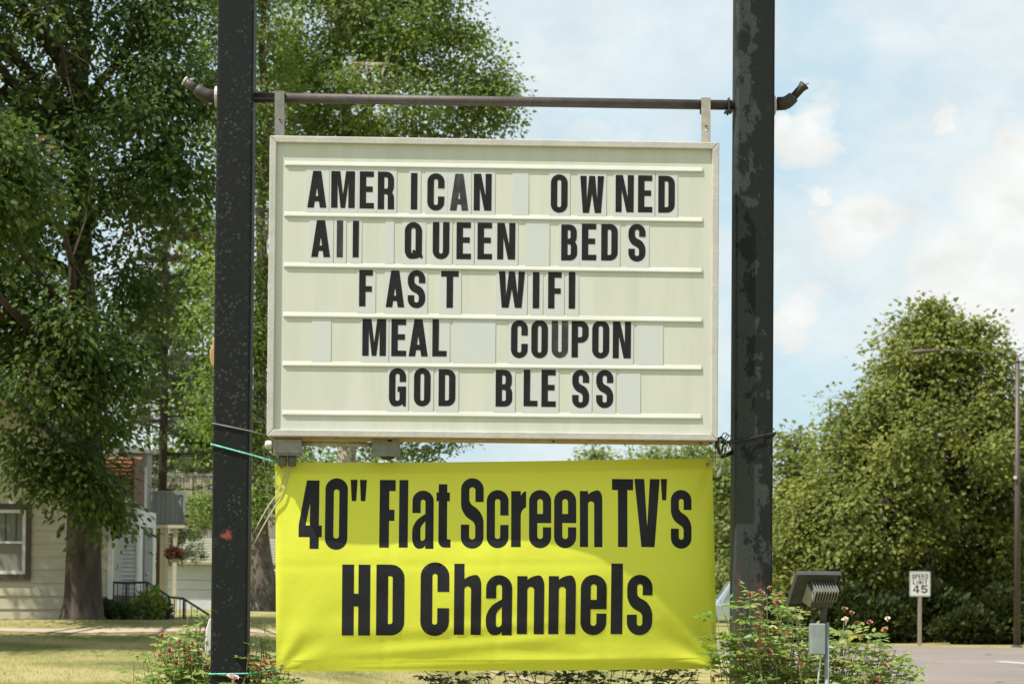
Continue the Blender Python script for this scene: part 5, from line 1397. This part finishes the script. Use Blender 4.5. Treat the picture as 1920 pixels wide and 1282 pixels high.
# courses of shingles on the roof
cs = MB()
for i in range(1, 9):
    f0 = i / 9
    yy = YR2 - .25 + 2.85 * f0; za = Z(1053, YR2) + (Z(1008, YR2 + 2.6) - Z(1053, YR2)) * f0
    cs.box(gx0 - .1, gx1 + .1, yy - .03, yy, za - .005, za + .012)
co_ = cs.build('shingle_course', M['shingle_green'], garage, off=GA); co_['kind'] = 'stuff'

# tall weathered board fence beyond
YF = 62.0
fb = gp(340, 1008, YF); FO = Vector((fb.x, YF, float(ground_z(fb.x, YF))))
fence = thing('board_fence', 'tall weathered vertical board wall behind the grey outbuilding', 'fence', FO)
bm_ = MB(); x = X(262, YF); i = 0
while x < X(545, YF):
    w_ = random.uniform(.05, .085)
    bm_.box(x, x + w_, YF - random.uniform(0, .035), YF + .03, FO.z - .2, Z(893 + random.uniform(-.8, .8), YF)); x += w_ + random.uniform(.006, .02)
bo = bm_.build('boards', M['fence'], fence, off=FO); bo['kind'] = 'stuff'
MB().box(X(262, YF), X(545, YF), YF - .06, YF + .08, Z(893, YF) + .03, Z(886, YF)).build('top_cap', M['bracket'], fence, off=FO)
MB().box(X(262, YF), X(545, YF), YF + .031, YF + .07, FO.z, Z(893, YF) - .05).build('backing', M['roof_dark'], fence, off=FO)

# planter hanging from the porch
YP = 37.5
pb_ = gp(325, 1054, YP)
plant = thing('hanging_planter', 'hanging pot of dry reddish brown plant in front of the garage roof', 'planter', pb_)
KP = YP / F
MB().lathe([(.055, pb_.z), (.09, pb_.z + .05), (.11, pb_.z + .12), (.10, pb_.z + .12)], 14, (pb_.x, YP, 0)).build('pot', M['pot'], plant, off=pb_, smooth=True)
n = 1500
u_ = unit(n, RNG); P_ = np.array((pb_.x, YP, pb_.z + .15)) + u_ * np.array((.15, .15, .10)) * RNG.random((n, 1)) ** .4; P_[:, 2] = np.maximum(P_[:, 2], pb_.z + .07)
leaf_object('foliage', leaves(P_, u_ + [0, 0, -.3], unit(n, RNG), RNG.uniform(.02, .05, n), 'diamond', RNG.random(n)), M['leaf_dead'], plant, pb_)
for dx in (-.09, .09, 0):
    MB().tube([(pb_.x + dx, YP + (.08 if dx == 0 else 0), pb_.z + .11), (pb_.x - .02, YP, gp(325, 988, YP).z)], .004, 4).build('hanger', M['wire_grey'], plant, off=pb_)

# iron railing
YI = 34.15
ib = gp(290, 1166, YI)
rail = thing('iron_railing', 'black iron stair railing stepping down beside the house entry', 'railing', ib)
pts = [gp(x, y, YI) for x, y in ((206, 1091), (236, 1092), (276, 1091), (297, 1104), (319, 1119), (343, 1121), (362, 1133), (392, 1152))]
MB().tube(pts, .019, 6).build('handrail', M['iron'], rail, off=ib)
MB().tube([p - Vector((0, 0, .48)) for p in pts], .013, 5).build('bottom_rail', M['iron'], rail, off=ib)
def rail_z(x):
    for a, b in zip(pts[:-1], pts[1:]):
        if a.x <= x <= b.x: return a.z + (b.z - a.z) * (x - a.x) / (b.x - a.x)
    return pts[-1].z
gz_ = float(ground_z(ib.x, YI))
x = pts[0].x + .03; i = 0
bal = MB().box(-.006, .006, -.006, .006, -.48, -.01).mesh('baluster')
while x < pts[-1].x:
    o = link_mesh('baluster', bal, M['iron'], rail, loc=(x - ib.x, 0, rail_z(x) - ib.z)); x += .088
for px in (212, 237, 276, 317, 345):
    p = gp(px, 1100, YI)
    MB().box(p.x - .017, p.x + .017, YI - .017, YI + .017, gz_ - .1, rail_z(p.x)).build('post', M['iron'], rail, off=ib)
# entry step behind the railing
stp = thing('entry_steps', 'concrete entry steps behind the iron railing', 'steps', gp(250, 1166, 34.5))
s0 = gp(250, 1166, 34.5)
for k, (a_, b_, h_) in enumerate(((200, 278, .42), (278, 300, .28), (300, 322, .14))):
    MB().box(X(a_, 34.5), X(b_, 34.5) - .002, 34.25, 34.8, s0.z - .2, s0.z + h_).build('step', M['concrete'], stp, off=s0)

# garden shrubs at the foot of the house
def bush(name, label, c, R, n, size, key, seed, shape='oval', group=None, up=.5, stems=14, stem_mk='twig'):
    rng = np.random.default_rng(seed)
    t = thing(name, label, 'shrub', c, 0, group)
    u = unit(n, rng); P = np.array(c) + np.array((0, 0, R[2])) + u * np.array(R) * (rng.random((n, 1)) ** .45) * (1 + .15 * np.sin(u[:, :1] * 6 + seed))
    D = u + rng.normal(0, .5, (n, 3)); D[:, 2] += up
    N_ = unit(n, rng); N_[:, 2] += .7
    st_ = MB()
    for k in range(stems):
        e = P[int(rng.integers(n))]; m = (np.array(c) + e) / 2 + rng.normal(0, .05, 3)
        st_.tube([np.array(c) + rng.normal(0, .04, 3) * (1, 1, 0), m, e], [.012, .009, .004], 4, False)
    st_.build('stems', M[stem_mk], t, off=c)
    leaf_object('foliage', leaves(P, D, N_, size * rng.uniform(.6, 1.3, n), shape, np.clip(rng.normal(.5, .22, n), 0, 1)), M[key], t, c)
    return t
for (px, Y, rx, rz, lab, sd) in ((283, 33.6, .23, .25, 'feathery green plant at the foot of the white wing', 51), (222, 33.3, .26, .13, 'dark low shrub between the tree trunk and the railing', 52), (303, 33.9, .14, .15, 'small green clump at the foot of the railing post', 53), (196, 33.4, .10, .16, 'dark little clump close behind the big tree trunk', 54)):
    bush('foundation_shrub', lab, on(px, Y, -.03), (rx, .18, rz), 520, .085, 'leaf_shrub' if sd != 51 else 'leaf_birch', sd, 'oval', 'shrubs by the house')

k = 0  # bushes added as fill; their dark leaf colour stands in for tree shade
for (px, Y, rx, rz, lab) in ((1470, 66.5, 1.3, .62, 'low shade-coloured bush beyond the road near the right post'), (1560, 67.4, 1.5, .95, 'low shade-coloured bush beyond the road behind the floodlight'), (1650, 66.8, 1.2, .7, 'low shade-coloured bush beyond the road left of the speed sign'),
                             (1735, 68, 1.5, 1.0, 'low shade-coloured bush right behind the speed sign post'), (1820, 66, 1.1, .55, 'low shade-coloured bush between speed sign and street lamp'), (1900, 66.5, 1.4, .9, 'low shade-coloured bush behind the foot of the street lamp'), (1985, 65, 1.3, .75, 'low shade-coloured bush at the right edge beyond the road')):
    bush('shade_bush', lab, on(px, Y, -.1), (rx, .6, rz), 2600, .19, 'leaf_shade', 80 + k, 'diamond', 'added shade bushes beyond the road'); k += 1

# ------------------------------------------------------------------ cars
def car(name, label, loc, rz, paint, H, Lc=4.4, Wd=1.75, group=None):
    t = thing(name, label, 'car', loc, rz, group)
    hl = Lc / 2; hw = Wd / 2
    low = [(-hl, .30), (-hl + .02, .62), (-hl + .18, .80), (-hl + 1.15, .92), (hl - .35, .98), (hl - .04, .90), (hl, .55), (hl - .05, .28), (hl - .5, .22), (-hl + .4, .22)]
    MB().prism_y(low, -hw, hw).build('body', M[paint], t, bevel=.05)
    y = hw - .08
    cab = MB().hexa([(-hl + 1.05, -y, .91), (hl - .25, -y, .93), (hl - .25, y, .93), (-hl + 1.05, y, .91), (-hl + 1.75, -y + .16, H), (hl - .65, -y + .16, H - .03), (hl - .65, y - .16, H - .03), (-hl + 1.75, y - .16, H)])
    cab.build('cabin', M[paint], t, bevel=.04)
    for s in (-1, 1):
        for (a0, a1, c0, c1) in ((-hl + 1.38, -hl + 2.15, -hl + 1.82, -hl + 2.15), (-hl + 2.23, hl - .55, -hl + 2.23, hl - .80)):
            yy = lambda z: s * (y - .16 * (z - .92) / (H - .92) + .006)
            z0, z1 = 1.0, H - .10
            MB().add([(a0, yy(z0), z0), (a1, yy(z0), z0), (c1, yy(z1), z1), (c0, yy(z1), z1)], [(0, 1, 2, 3)]).build('side_window', M['car_glass'], t)
    MB().add([(-hl + 1.10, -y + .08, .95), (-hl + 1.10, y - .08, .95), (-hl + 1.69, y - .2, H - .05), (-hl + 1.69, -y + .2, H - .05)], [(0, 1, 2, 3)]).build('windscreen', M['car_glass'], t, loc=(-.008, 0, .005))
    for wx in (-hl + .82, hl - .85):
        for s in (-1, 1):
            yv = s * (hw - .02)
            o = MB().lathe([(.18, -.10), (.31, -.10), (.325, -.05), (.325, .05), (.31, .10), (.18, .10)], 20, axis='y').build('wheel', M['rubber'], t, loc=(wx, yv - s * .06, .325), smooth=False)
            MB().lathe([(.19, -.085), (.19, .105), (.05, .112)] if s > 0 else [(.05, -.112), (.19, -.105), (.19, .085)], 16, axis='y').build('rim', M['silver'], o)
    for s in (-1, 1):
        MB().box(-hl - .012, -hl + .1, s * (hw - .28) - .18, s * (hw - .28) + .18, .62, .74).build('headlight', M['white_trim'], t, bevel=.02)
        MB().box(hl - .1, hl + .012, s * (hw - .2) - .12, s * (hw - .2) + .12, .68, .84).build('tail_light', M['lamp_red'], t, bevel=.02)
    MB().box(-hl - .04, -hl + .1, -hw + .05, hw - .05, .30, .46).build('bumper', M[paint], t, bevel=.03)
    MB().box(hl - .1, hl + .04, -hw + .05, hw - .05, .30, .48).build('bumper', M['grey_plastic'], t, bevel=.03)
cx = gp(462, 1150, 46.0).x + 2.2
car('parked_car', 'white car parked behind the birch trunk by the left post', (cx - .12, 46.5, float(ground_z(cx, 46.5))), 0, 'car_white', 1.40)
c2 = gp(1358, 1100, 94)
car('parked_car', 'silver blue car glimpsed in the gap between banner and right post', (c2.x + .62, 94, .02), 0, 'car_silver', 1.9, 4.3)

# ------------------------------------------------------------------ street furniture on the right
YS = 64.0
sb_ = gp(1725, 1205, YS); sb_.z = float(ground_z(sb_.x, YS))
sign = thing('speed_limit_sign', 'white SPEED LIMIT 45 road sign on a wooden post', 'road sign', sb_)
cc = gp(1725, 1094, YS); k = YS / F
hw, hh = 19.5 * k, 23.5 * k
pl_ = MB()
rr = .03
pp = rnd([(-hw, -hh, rr), (-hw, hh, rr), (hw, hh, rr), (hw, -hh, rr)], 4)
plate = MB().prism_y([(cc.x + x, cc.z + z) for x, z in pp], YS - .004, YS).build('plate', M['sign_white'], sign, off=sb_)
bw = .012
ring(cc.x - hw + .015, cc.x + hw - .015, cc.z - hh + .015, cc.z + hh - .015, bw, YS - .0062, YS - .0045).build('border', M['sign_grey'], plate, off=sb_)
def sign_text(txt, x0, x1, y0, y1, s, mk):
    n = len(txt); gap = .22
    a, b = gp(x0, y1, YS), gp(x1, y0, YS)
    cw = (b.x - a.x) / (n + gap * (n - 1))
    for i, ch in enumerate(txt):
        w = cw if ch != 'I' else s
        if ch == 'M': w = cw * 1.12
        xo = a.x + i * cw * (1 + gap) + (0 if ch != 'I' else (cw - s) / 2)
        o = glyph_solid(glyph('#4' if ch == '4' else ch, w, b.z - a.z, s * (.72 if ch == 'M' else 1), s * .9), .002).build('printed_letter', M[mk], plate)
        o.location = (xo - sb_.x, YS - .0045 - sb_.y, a.z - sb_.z)
sign_text('SPEED', 1710, 1740, 1075.5, 1085, .026, 'sign_black')
sign_text('LIMIT', 1711.5, 1738.5, 1087, 1094.8, .026, 'sign_black')
sign_text('45', 1711.5, 1739.5, 1096.5, 1111, .048, 'sign_black')
MB().box(cc.x - .05, cc.x + .05, YS + .001, YS + .09, sb_.z - .3, cc.z + hh - .03).build('post', M['wood_post'], sign, off=sb_)

YL = 63.0
lb_ = gp(1907, 1208, YL); lb_.z = float(ground_z(lb_.x, YL))
lamp = thing('street_lamp', 'brown metal street lamp with a long arm at the right edge', 'street lamp', lb_)
ltop = gp(1897, 678, YL)
MB().tube([(lb_.x, YL, lb_.z - .1), (lb_.x, YL, ltop.z)], [.098, .062], 14).build('pole', M['lamp_pole'], lamp, off=lb_, smooth=True)
MB().lathe([(.17, lb_.z), (.17, lb_.z + .03), (.12, lb_.z + .06)], 14, (lb_.x, YL, 0)).build('base_plate', M['lamp_pole'], lamp, off=lb_)
MB().lathe([(.072, ltop.z - .02), (.072, ltop.z + .03), (.040, ltop.z + .05), (.040, ltop.z + .14), (.02, ltop.z + .15)], 12, (lb_.x, YL, 0)).build('pole_cap', M['lamp_pole'], lamp, off=lb_, smooth=True)
MB().tube([Vector((lb_.x, YL, ltop.z + .09)), gp(1870, 668, YL), gp(1840, 661, YL), gp(1800, 657.5, YL), gp(1758, 656.5, YL)], [.026, .023, .021, .020, .020], 10).build('arm', M['lamp_pole'], lamp, off=lb_, smooth=True)
h0, h1 = gp(1708, 660, YL), gp(1762, 657, YL)
hd = MB()
prof = [(0, .045, .03), (.12, .12, .05), (.42, .15, .065), (.68, .10, .055), (1, .04, .035)]
vs = []
for f, wy, th in prof:
    c = h0 + (h1 - h0) * f
    for (yy, zz) in ((-wy, -.25), (-wy * .75, .7), (0, 1), (wy * .75, .7), (wy, -.25), (wy * .7, -.9), (-wy * .7, -.9)):
        vs.append((c.x, c.y + yy, c.z + zz * th))
n = 7
hd.add(vs, [(i * n + j, i * n + (j + 1) % n, (i + 1) * n + (j + 1) % n, (i + 1) * n + j) for i in range(4) for j in range(n)] + [tuple(range(n - 1, -1, -1)), tuple(range(4 * n, 5 * n))])
hd.build('lamp_head', M['lamp_pole'], lamp, off=lb_, smooth=True)
p_ = gp(1897, 895, YL - .1)
MB().lathe([(.045, p_.y - .03), (.05, p_.y), (.03, p_.y + .05)], 10, (lb_.x - .085, 0, p_.z), 'y').build('tag_disc', M['white_trim'], lamp, off=lb_)

# overhead wire beyond the road
w0, w1 = gp(1290, 878, 84), gp(1560, 866, 84)
wb2 = Vector((w0.x, 84, w0.z))
wt = thing('overhead_wire', 'thin dark overhead wire passing behind the right post', 'wire', wb2)
MB().tube([w0 + (w1 - w0) * f - Vector((0, 0, .12 * math.sin(math.pi * f))) for f in np.linspace(0, 1, 9)], .011, 5).build('wire', M['wire_grey'], wt, off=wb2)

# ------------------------------------------------------------------ floodlight among the roses
YFL = 11.2
fl = gp(1550, 1172, YFL)
flood = thing('floodlight', 'grey finned floodlight on a conduit stake among the right hand roses', 'floodlight', (fl.x, YFL, 0))
FO_ = Vector((fl.x, YFL, 0))
pk = YFL / F
MB().tube([(gp(1553, 1282, YFL).x, YFL, -.1), (gp(1550, 1190, YFL).x, YFL, gp(1550, 1166, YFL).z)], .0125, 10).build('conduit', M['flood_box'], flood, off=FO_, smooth=True)
a, b = gp(1517.5, 1226, YFL), gp(1546, 1168, YFL)
bx = MB().box(a.x, b.x, YFL - .045, YFL + .03, a.z, b.z).build('wiring_box', M['flood_box'], flood, off=FO_, bevel=.006)
MB().box(a.x + .004, b.x - .004, YFL - .049, YFL - .0455, a.z + .004, b.z - .004).build('cover', M['flood_box'], bx, off=FO_, bevel=.002)
MB().tube([gp(1539, 1226, YFL), gp(1537, 1250, YFL), gp(1532, 1290, YFL - .03)], .0045, 6).build('cable', M['white_trim'], flood, off=FO_, smooth=True)
st0, st1 = gp(1543, 1170, YFL), gp(1545, 1128, YFL)
MB().tube([st0, st0 + (st1 - st0) * .45, st1], [.019, .0165, .02], 10).build('knuckle', M['flood_grey'], flood, off=FO_, smooth=True)
# lamp housing: local x across, local y out of the back, local z up the plate
hc = gp(1527, 1105, YFL)
acr = Vector((.97, .24, .0)).normalized()
upv = Vector((.36, -.55, .76)); upv = (upv - acr * upv.dot(acr)).normalized()
nrm = acr.cross(upv); nrm = nrm if nrm.y < 0 else -nrm       # out of the back of the lamp, towards the camera
def hp(x, y, z): return tuple(hc + (acr * x + nrm * y + upv * z) * .9)
def hbox(x0, x1, y0, y1, z0, z1, mb, taper=0.0):
    t_ = taper
    return mb.hexa([hp(x0, y0, z0), hp(x1, y0, z0), hp(x1 - t_, y1, z0 + t_), hp(x0 + t_, y1, z0 + t_), hp(x0, y0, z1), hp(x1, y0, z1), hp(x1 - t_, y1, z1 - t_), hp(x0 + t_, y1, z1 - t_)])
hbox(-.125, .125, -.020, .004, -.108, .108, MB()).build('lens_frame', M['flood_grey'], flood, off=FO_, bevel=.004)
rim_ = MB()
hbox(-.131, .131, -.024, .010, .1085, .116, rim_); hbox(-.131, .131, -.024, .010, -.116, -.1085, rim_); hbox(-.133, -.1255, -.024, .010, -.108, .108, rim_); hbox(.1255, .133, -.024, .010, -.108, .108, rim_)
rim_.build('rim', M['flood_grey'], flood, off=FO_)
hbox(-.055, .118, .0045, .085, -.088, .055, MB(), .022).build('housing', M['flood_grey'], flood, off=FO_, bevel=.006)
MB().add([hp(-.0565, .006, -.08), hp(-.036, .082, -.06), hp(-.036, .082, .028), hp(-.0565, .006, .048)], [(0, 1, 2, 3)]).build('lit_side_face', M['flood_lit'], flood, off=FO_)  # paler sheet over the housing's left side, painted as if sunlit
fin = MB()
for i in range(9):
    x = -.034 + i * .0165
    f_o = hbox(x, x + .0045, .008, .094, -.012, .066, MB()).build('fin', M['bracket'], flood, off=FO_)

# ------------------------------------------------------------------ roses
def rose_bush(name, label, canes, seed, leaf_key='leaf_rose', blooms=(), leaf=.036, per=15, cr=.006, group=None, base=None, spread=.5, tint=.45):
    """canes: (foot, tip) pairs; each carries leaves of five leaflets"""
    rng = np.random.default_rng(seed)
    b_ = Vector(base if base is not None else canes[0][0])
    t = thing(name, label, 'rose bush', b_, 0, group)
    cb = MB(); P, D, N_, S, T = [], [], [], [], []
    for (f0, f1) in canes:
        f0, f1 = np.array(f0, float), np.array(f1, float)
        mid = (f0 * .45 + f1 * .55) + np.array((*rng.normal(0, .06, 2), .10)) + np.array(((f0 - f1)[0] * .22, 0, 0))
        q = np.linspace(0, 1, 9)[:, None]
        pts = (1 - q) ** 2 * f0 + 2 * q * (1 - q) * mid + q * q * f1 + rng.normal(0, .010, (9, 3)) * (q > 0)
        cb.tube([tuple(p) for p in pts], list(np.linspace(cr, cr * .35, 9)), 5, False)
        tn = np.clip(rng.normal(tint, .15), 0, .85)
        for k in range(per):
            u = .35 + .65 * rng.random() ** .75
            i = min(int(u * 8), 7); p = pts[i] + (pts[i + 1] - pts[i]) * (u * 8 - i)
            d = rng.normal(0, 1, 3); d[2] = abs(d[2]) * .35 - .1; d /= np.linalg.norm(d)
            L_ = leaf * rng.uniform(1.6, 2.6)
            e = p + d * L_ * spread * 2
            cb.tube([tuple(p), tuple(e)], [.0016, .001], 3, False)
            side = np.cross(d, (0, 0, 1)); side /= np.linalg.norm(side) + 1e-6
            nn = np.array((-.2, -.25, 1)) + rng.normal(0, .38, 3)
            for (fr, sd) in ((1, 0), (.72, 1), (.72, -1), (.42, 1), (.42, -1)):
                if rng.random() < .08: continue
                P.append(p + (e - p) * fr); D.append(d * (.9 if sd == 0 else .35) + side * sd * .9 + rng.normal(0, .15, 3) + np.array((0, 0, -.12)))
                N_.append(nn + rng.normal(0, .25, 3)); S.append(leaf * rng.uniform(.75, 1.25)); T.append(np.clip(tn + rng.normal(0, .13) + (.4 if rng.random() < .05 else 0), 0, 1))
    cb.build('canes', M['twig'], t, off=b_)
    leaf_object('foliage', leaves(np.array(P), np.array(D), np.array(N_), np.array(S), 'oval', np.array(T)), M[leaf_key], t, b_)
    for (c, r, mk) in blooms:
        bloom(c, r, mk, t, b_, rng)
    return t

def bloom(c, r, mk, t, off, rng):
    """cup of curled petals"""
    mb = MB(); c = Vector(c)
    ax_ = Vector((rng.normal(0, .4), -.5 + rng.normal(0, .3), .8)).normalized(); a = ax_.orthogonal().normalized(); b = ax_.cross(a)
    for ringi, (nr, tilt, ln) in enumerate(((6, .95, 1.0), (5, .55, .85), (4, .22, .7))):
        for k in range(nr):
            w = 2 * math.pi * (k + ringi * .4) / nr + rng.normal(0, .15)
            o = a * math.cos(w) + b * math.sin(w); s = a * -math.sin(w) + b * math.cos(w)
            l = r * ln * rng.uniform(.8, 1.15); tl_ = tilt + rng.normal(0, .12)
            d = o * math.sin(tl_) + ax_ * math.cos(tl_); nn = o * math.cos(tl_) - ax_ * math.sin(tl_)
            q = [c, c + d * l * .5 + s * l * .42 - nn * l * .12, c + d * l * .92 + s * l * .34 + nn * l * .10, c + d * l * 1.05, c + d * l * .92 - s * l * .34 + nn * l * .10, c + d * l * .5 - s * l * .42 - nn * l * .12]
            mb.add(q, [(0, 1, 2, 3), (0, 3, 4, 5)])
    mb.tube([c, c - Vector((0, 0, r * .8))], [r * .22, r * .1], 6)
    mb.build('blossom', M[mk], t, off=off)

def canes_for(tips, foot_px, Y, n_each=1, seed=0, jit=8, dY=.18, fs=22, lean=.35):
    rng = np.random.default_rng(seed); out = []
    for (px, py) in tips:
        for _ in range(n_each):
            y = Y + rng.uniform(-dY, dY)
            tp_ = gp(px + rng.normal(0, jit), py + abs(rng.normal(0, jit)), y)
            fx = gp(foot_px + rng.normal(0, fs) + (px - foot_px) * lean, 1100, y).x
            out.append(((fx, y + rng.normal(0, .05), 0.0), tuple(tp_)))
    return out
def BL(lst, Y): return [(gp(x, y, Y + random.uniform(-.1, .1)), r / SPX, mk) for (x, y, r, mk) in lst]

tipsL = [(352, 1152), (335, 1172), (368, 1165), (388, 1148), (318, 1190), (300, 1198), (278, 1222), (262, 1245), (250, 1262), (290, 1240), (310, 1215), (330, 1205), (345, 1190), (360, 1200), (375, 1185), (382, 1215), (350, 1225), (325, 1238), (300, 1258), (280, 1272), (340, 1255), (365, 1240), (385, 1250), (402, 1232), (390, 1270), (360, 1268), (320, 1275), (268, 1262)]
cl = canes_for(tipsL, 350, 12.1, 2, 61, 7, .22)
rose_bush('rose_bush', 'straggly rose bush left of the left post', cl, 62, 'leaf_rose',
          BL([(305, 1192, 7, 'petal_orange'), (318, 1222, 9, 'petal_brown'), (345, 1218, 9, 'petal_orange'), (355, 1238, 8, 'petal_brown'), (330, 1245, 8, 'petal_brown'), (362, 1208, 8, 'petal_brown'), (258, 1232, 6, 'petal_brown'), (390, 1252, 7, 'petal_orange'), (372, 1225, 7, 'petal_brown'), (338, 1203, 7, 'petal_brown'), (300, 1230, 6, 'petal_orange')], 11.9),
          leaf=.040, per=17, group='rose bushes under the sign', base=(gp(350, 1100, 12.1).x, 12.1, 0))
tipsM = [(478, 1192), (490, 1205), (500, 1222), (476, 1222), (515, 1238), (535, 1248), (485, 1240), (470, 1205), (505, 1250), (525, 1265), (480, 1262), (540, 1270), (460, 1275), (448, 1280), (500, 1275)]
rose_bush('rose_bush', 'small rose bush with a pink bloom right of the left post', canes_for(tipsM, 490, 12.0, 2, 63, 6, .2), 64, 'leaf_rose',
          BL([(437, 1274, 14, 'petal_pink'), (478, 1248, 9, 'petal_orange'), (497, 1242, 8, 'petal_orange'), (488, 1256, 8, 'petal_brown'), (513, 1249, 7, 'petal_orange'), (470, 1238, 7, 'petal_brown'), (527, 1256, 6, 'petal_brown'), (505, 1262, 7, 'petal_orange')], 11.75),
          leaf=.038, per=15, group='rose bushes under the sign', base=(gp(490, 1100, 12).x, 12.0, 0))
tipsR = [(1405, 1118), (1430, 1100), (1450, 1108), (1470, 1112), (1492, 1110), (1420, 1135), (1445, 1150), (1470, 1160), (1495, 1170), (1512, 1160), (1400, 1190), (1425, 1200), (1450, 1205), (1475, 1215), (1500, 1220), (1530, 1235), (1420, 1225), (1400, 1250), (1440, 1245), (1465, 1255), (1490, 1260), (1515, 1262), (1545, 1255), (1400, 1275), (1430, 1270), (1570, 1175), (1585, 1165), (1600, 1190), (1620, 1178), (1640, 1190), (1660, 1200), (1672, 1215), (1575, 1205), (1600, 1220), (1625, 1225), (1650, 1235), (1690, 1230), (1705, 1225), (1580, 1240), (1610, 1250), (1640, 1258), (1670, 1262), (1700, 1258), (1590, 1270), (1560, 1268), (1560, 1225), (1455, 1180), (1485, 1190), (1535, 1200)]
rose_bush('rose_bush', 'large rose bush with faded blooms round the right post and floodlight', canes_for(tipsR, 1530, 11.75, 2, 65, 8, .25), 66, 'leaf_rose',
          BL([(1406, 1116, 8, 'petal_brown'), (1426, 1112, 8, 'petal_brown'), (1444, 1103, 6, 'petal_orange'), (1462, 1118, 7, 'petal_brown'), (1458, 1130, 9, 'petal_brown'), (1492, 1088, 7, 'petal_orange'), (1428, 1182, 9, 'petal_brown'), (1450, 1180, 7, 'petal_brown'), (1474, 1192, 10, 'petal_orange'), (1398, 1249, 8, 'petal_orange'),
              (1583, 1142, 7, 'petal_brown'), (1597, 1150, 6, 'petal_brown'), (1607, 1170, 6, 'petal_brown'), (1630, 1167, 7, 'petal_red'), (1664, 1160, 6, 'petal_white'), (1586, 1164, 9, 'petal_white'), (1660, 1182, 8, 'petal_brown'), (1622, 1274, 11, 'petal_white'), (1642, 1278, 10, 'petal_orange'), (1538, 1152, 6, 'petal_brown'), (1660, 1248, 7, 'petal_brown'), (1470, 1236, 9, 'petal_brown'), (1440, 1222, 9, 'petal_brown'), (1500, 1246, 9, 'petal_brown'), (1335, 1272, 7, 'petal_orange'), (1348, 1268, 6, 'petal_brown')], 11.5),
          leaf=.044, per=17, group='rose bushes under the sign', base=(gp(1530, 1100, 11.75).x, 11.75, 0), tint=.45)
tipsB = [(800, 1256), (825, 1262), (850, 1266), (910, 1262), (940, 1252), (965, 1248), (990, 1246), (1015, 1248), (1040, 1246), (1065, 1248), (1090, 1246), (1115, 1248), (1140, 1246), (1165, 1248), (1190, 1246), (1215, 1248), (1240, 1246), (1265, 1250), (1290, 1252), (1310, 1256), (1300, 1268), (815, 1272), (880, 1274)]
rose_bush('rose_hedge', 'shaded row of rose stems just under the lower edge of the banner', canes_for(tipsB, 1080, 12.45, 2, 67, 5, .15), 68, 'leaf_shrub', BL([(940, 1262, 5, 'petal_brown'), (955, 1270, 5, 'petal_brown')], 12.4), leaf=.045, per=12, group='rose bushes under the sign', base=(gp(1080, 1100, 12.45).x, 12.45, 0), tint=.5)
tipsG = [(1332, 1128), (1350, 1122), (1372, 1130), (1385, 1135), (1340, 1150), (1360, 1152), (1375, 1170), (1388, 1175), (1352, 1180), (1366, 1195), (1380, 1200), (1355, 1205), (1340, 1160)]
rose_bush('locust_sapling', 'bright green feathery sapling before the banner and right post', canes_for(tipsG, 1392, 11.6, 1, 69, 4, .08, 5, 0.0), 70, 'leaf_bright', (), leaf=.040, per=13, cr=.004, base=(gp(1392, 1100, 11.6).x, 11.6, 0), tint=.55)
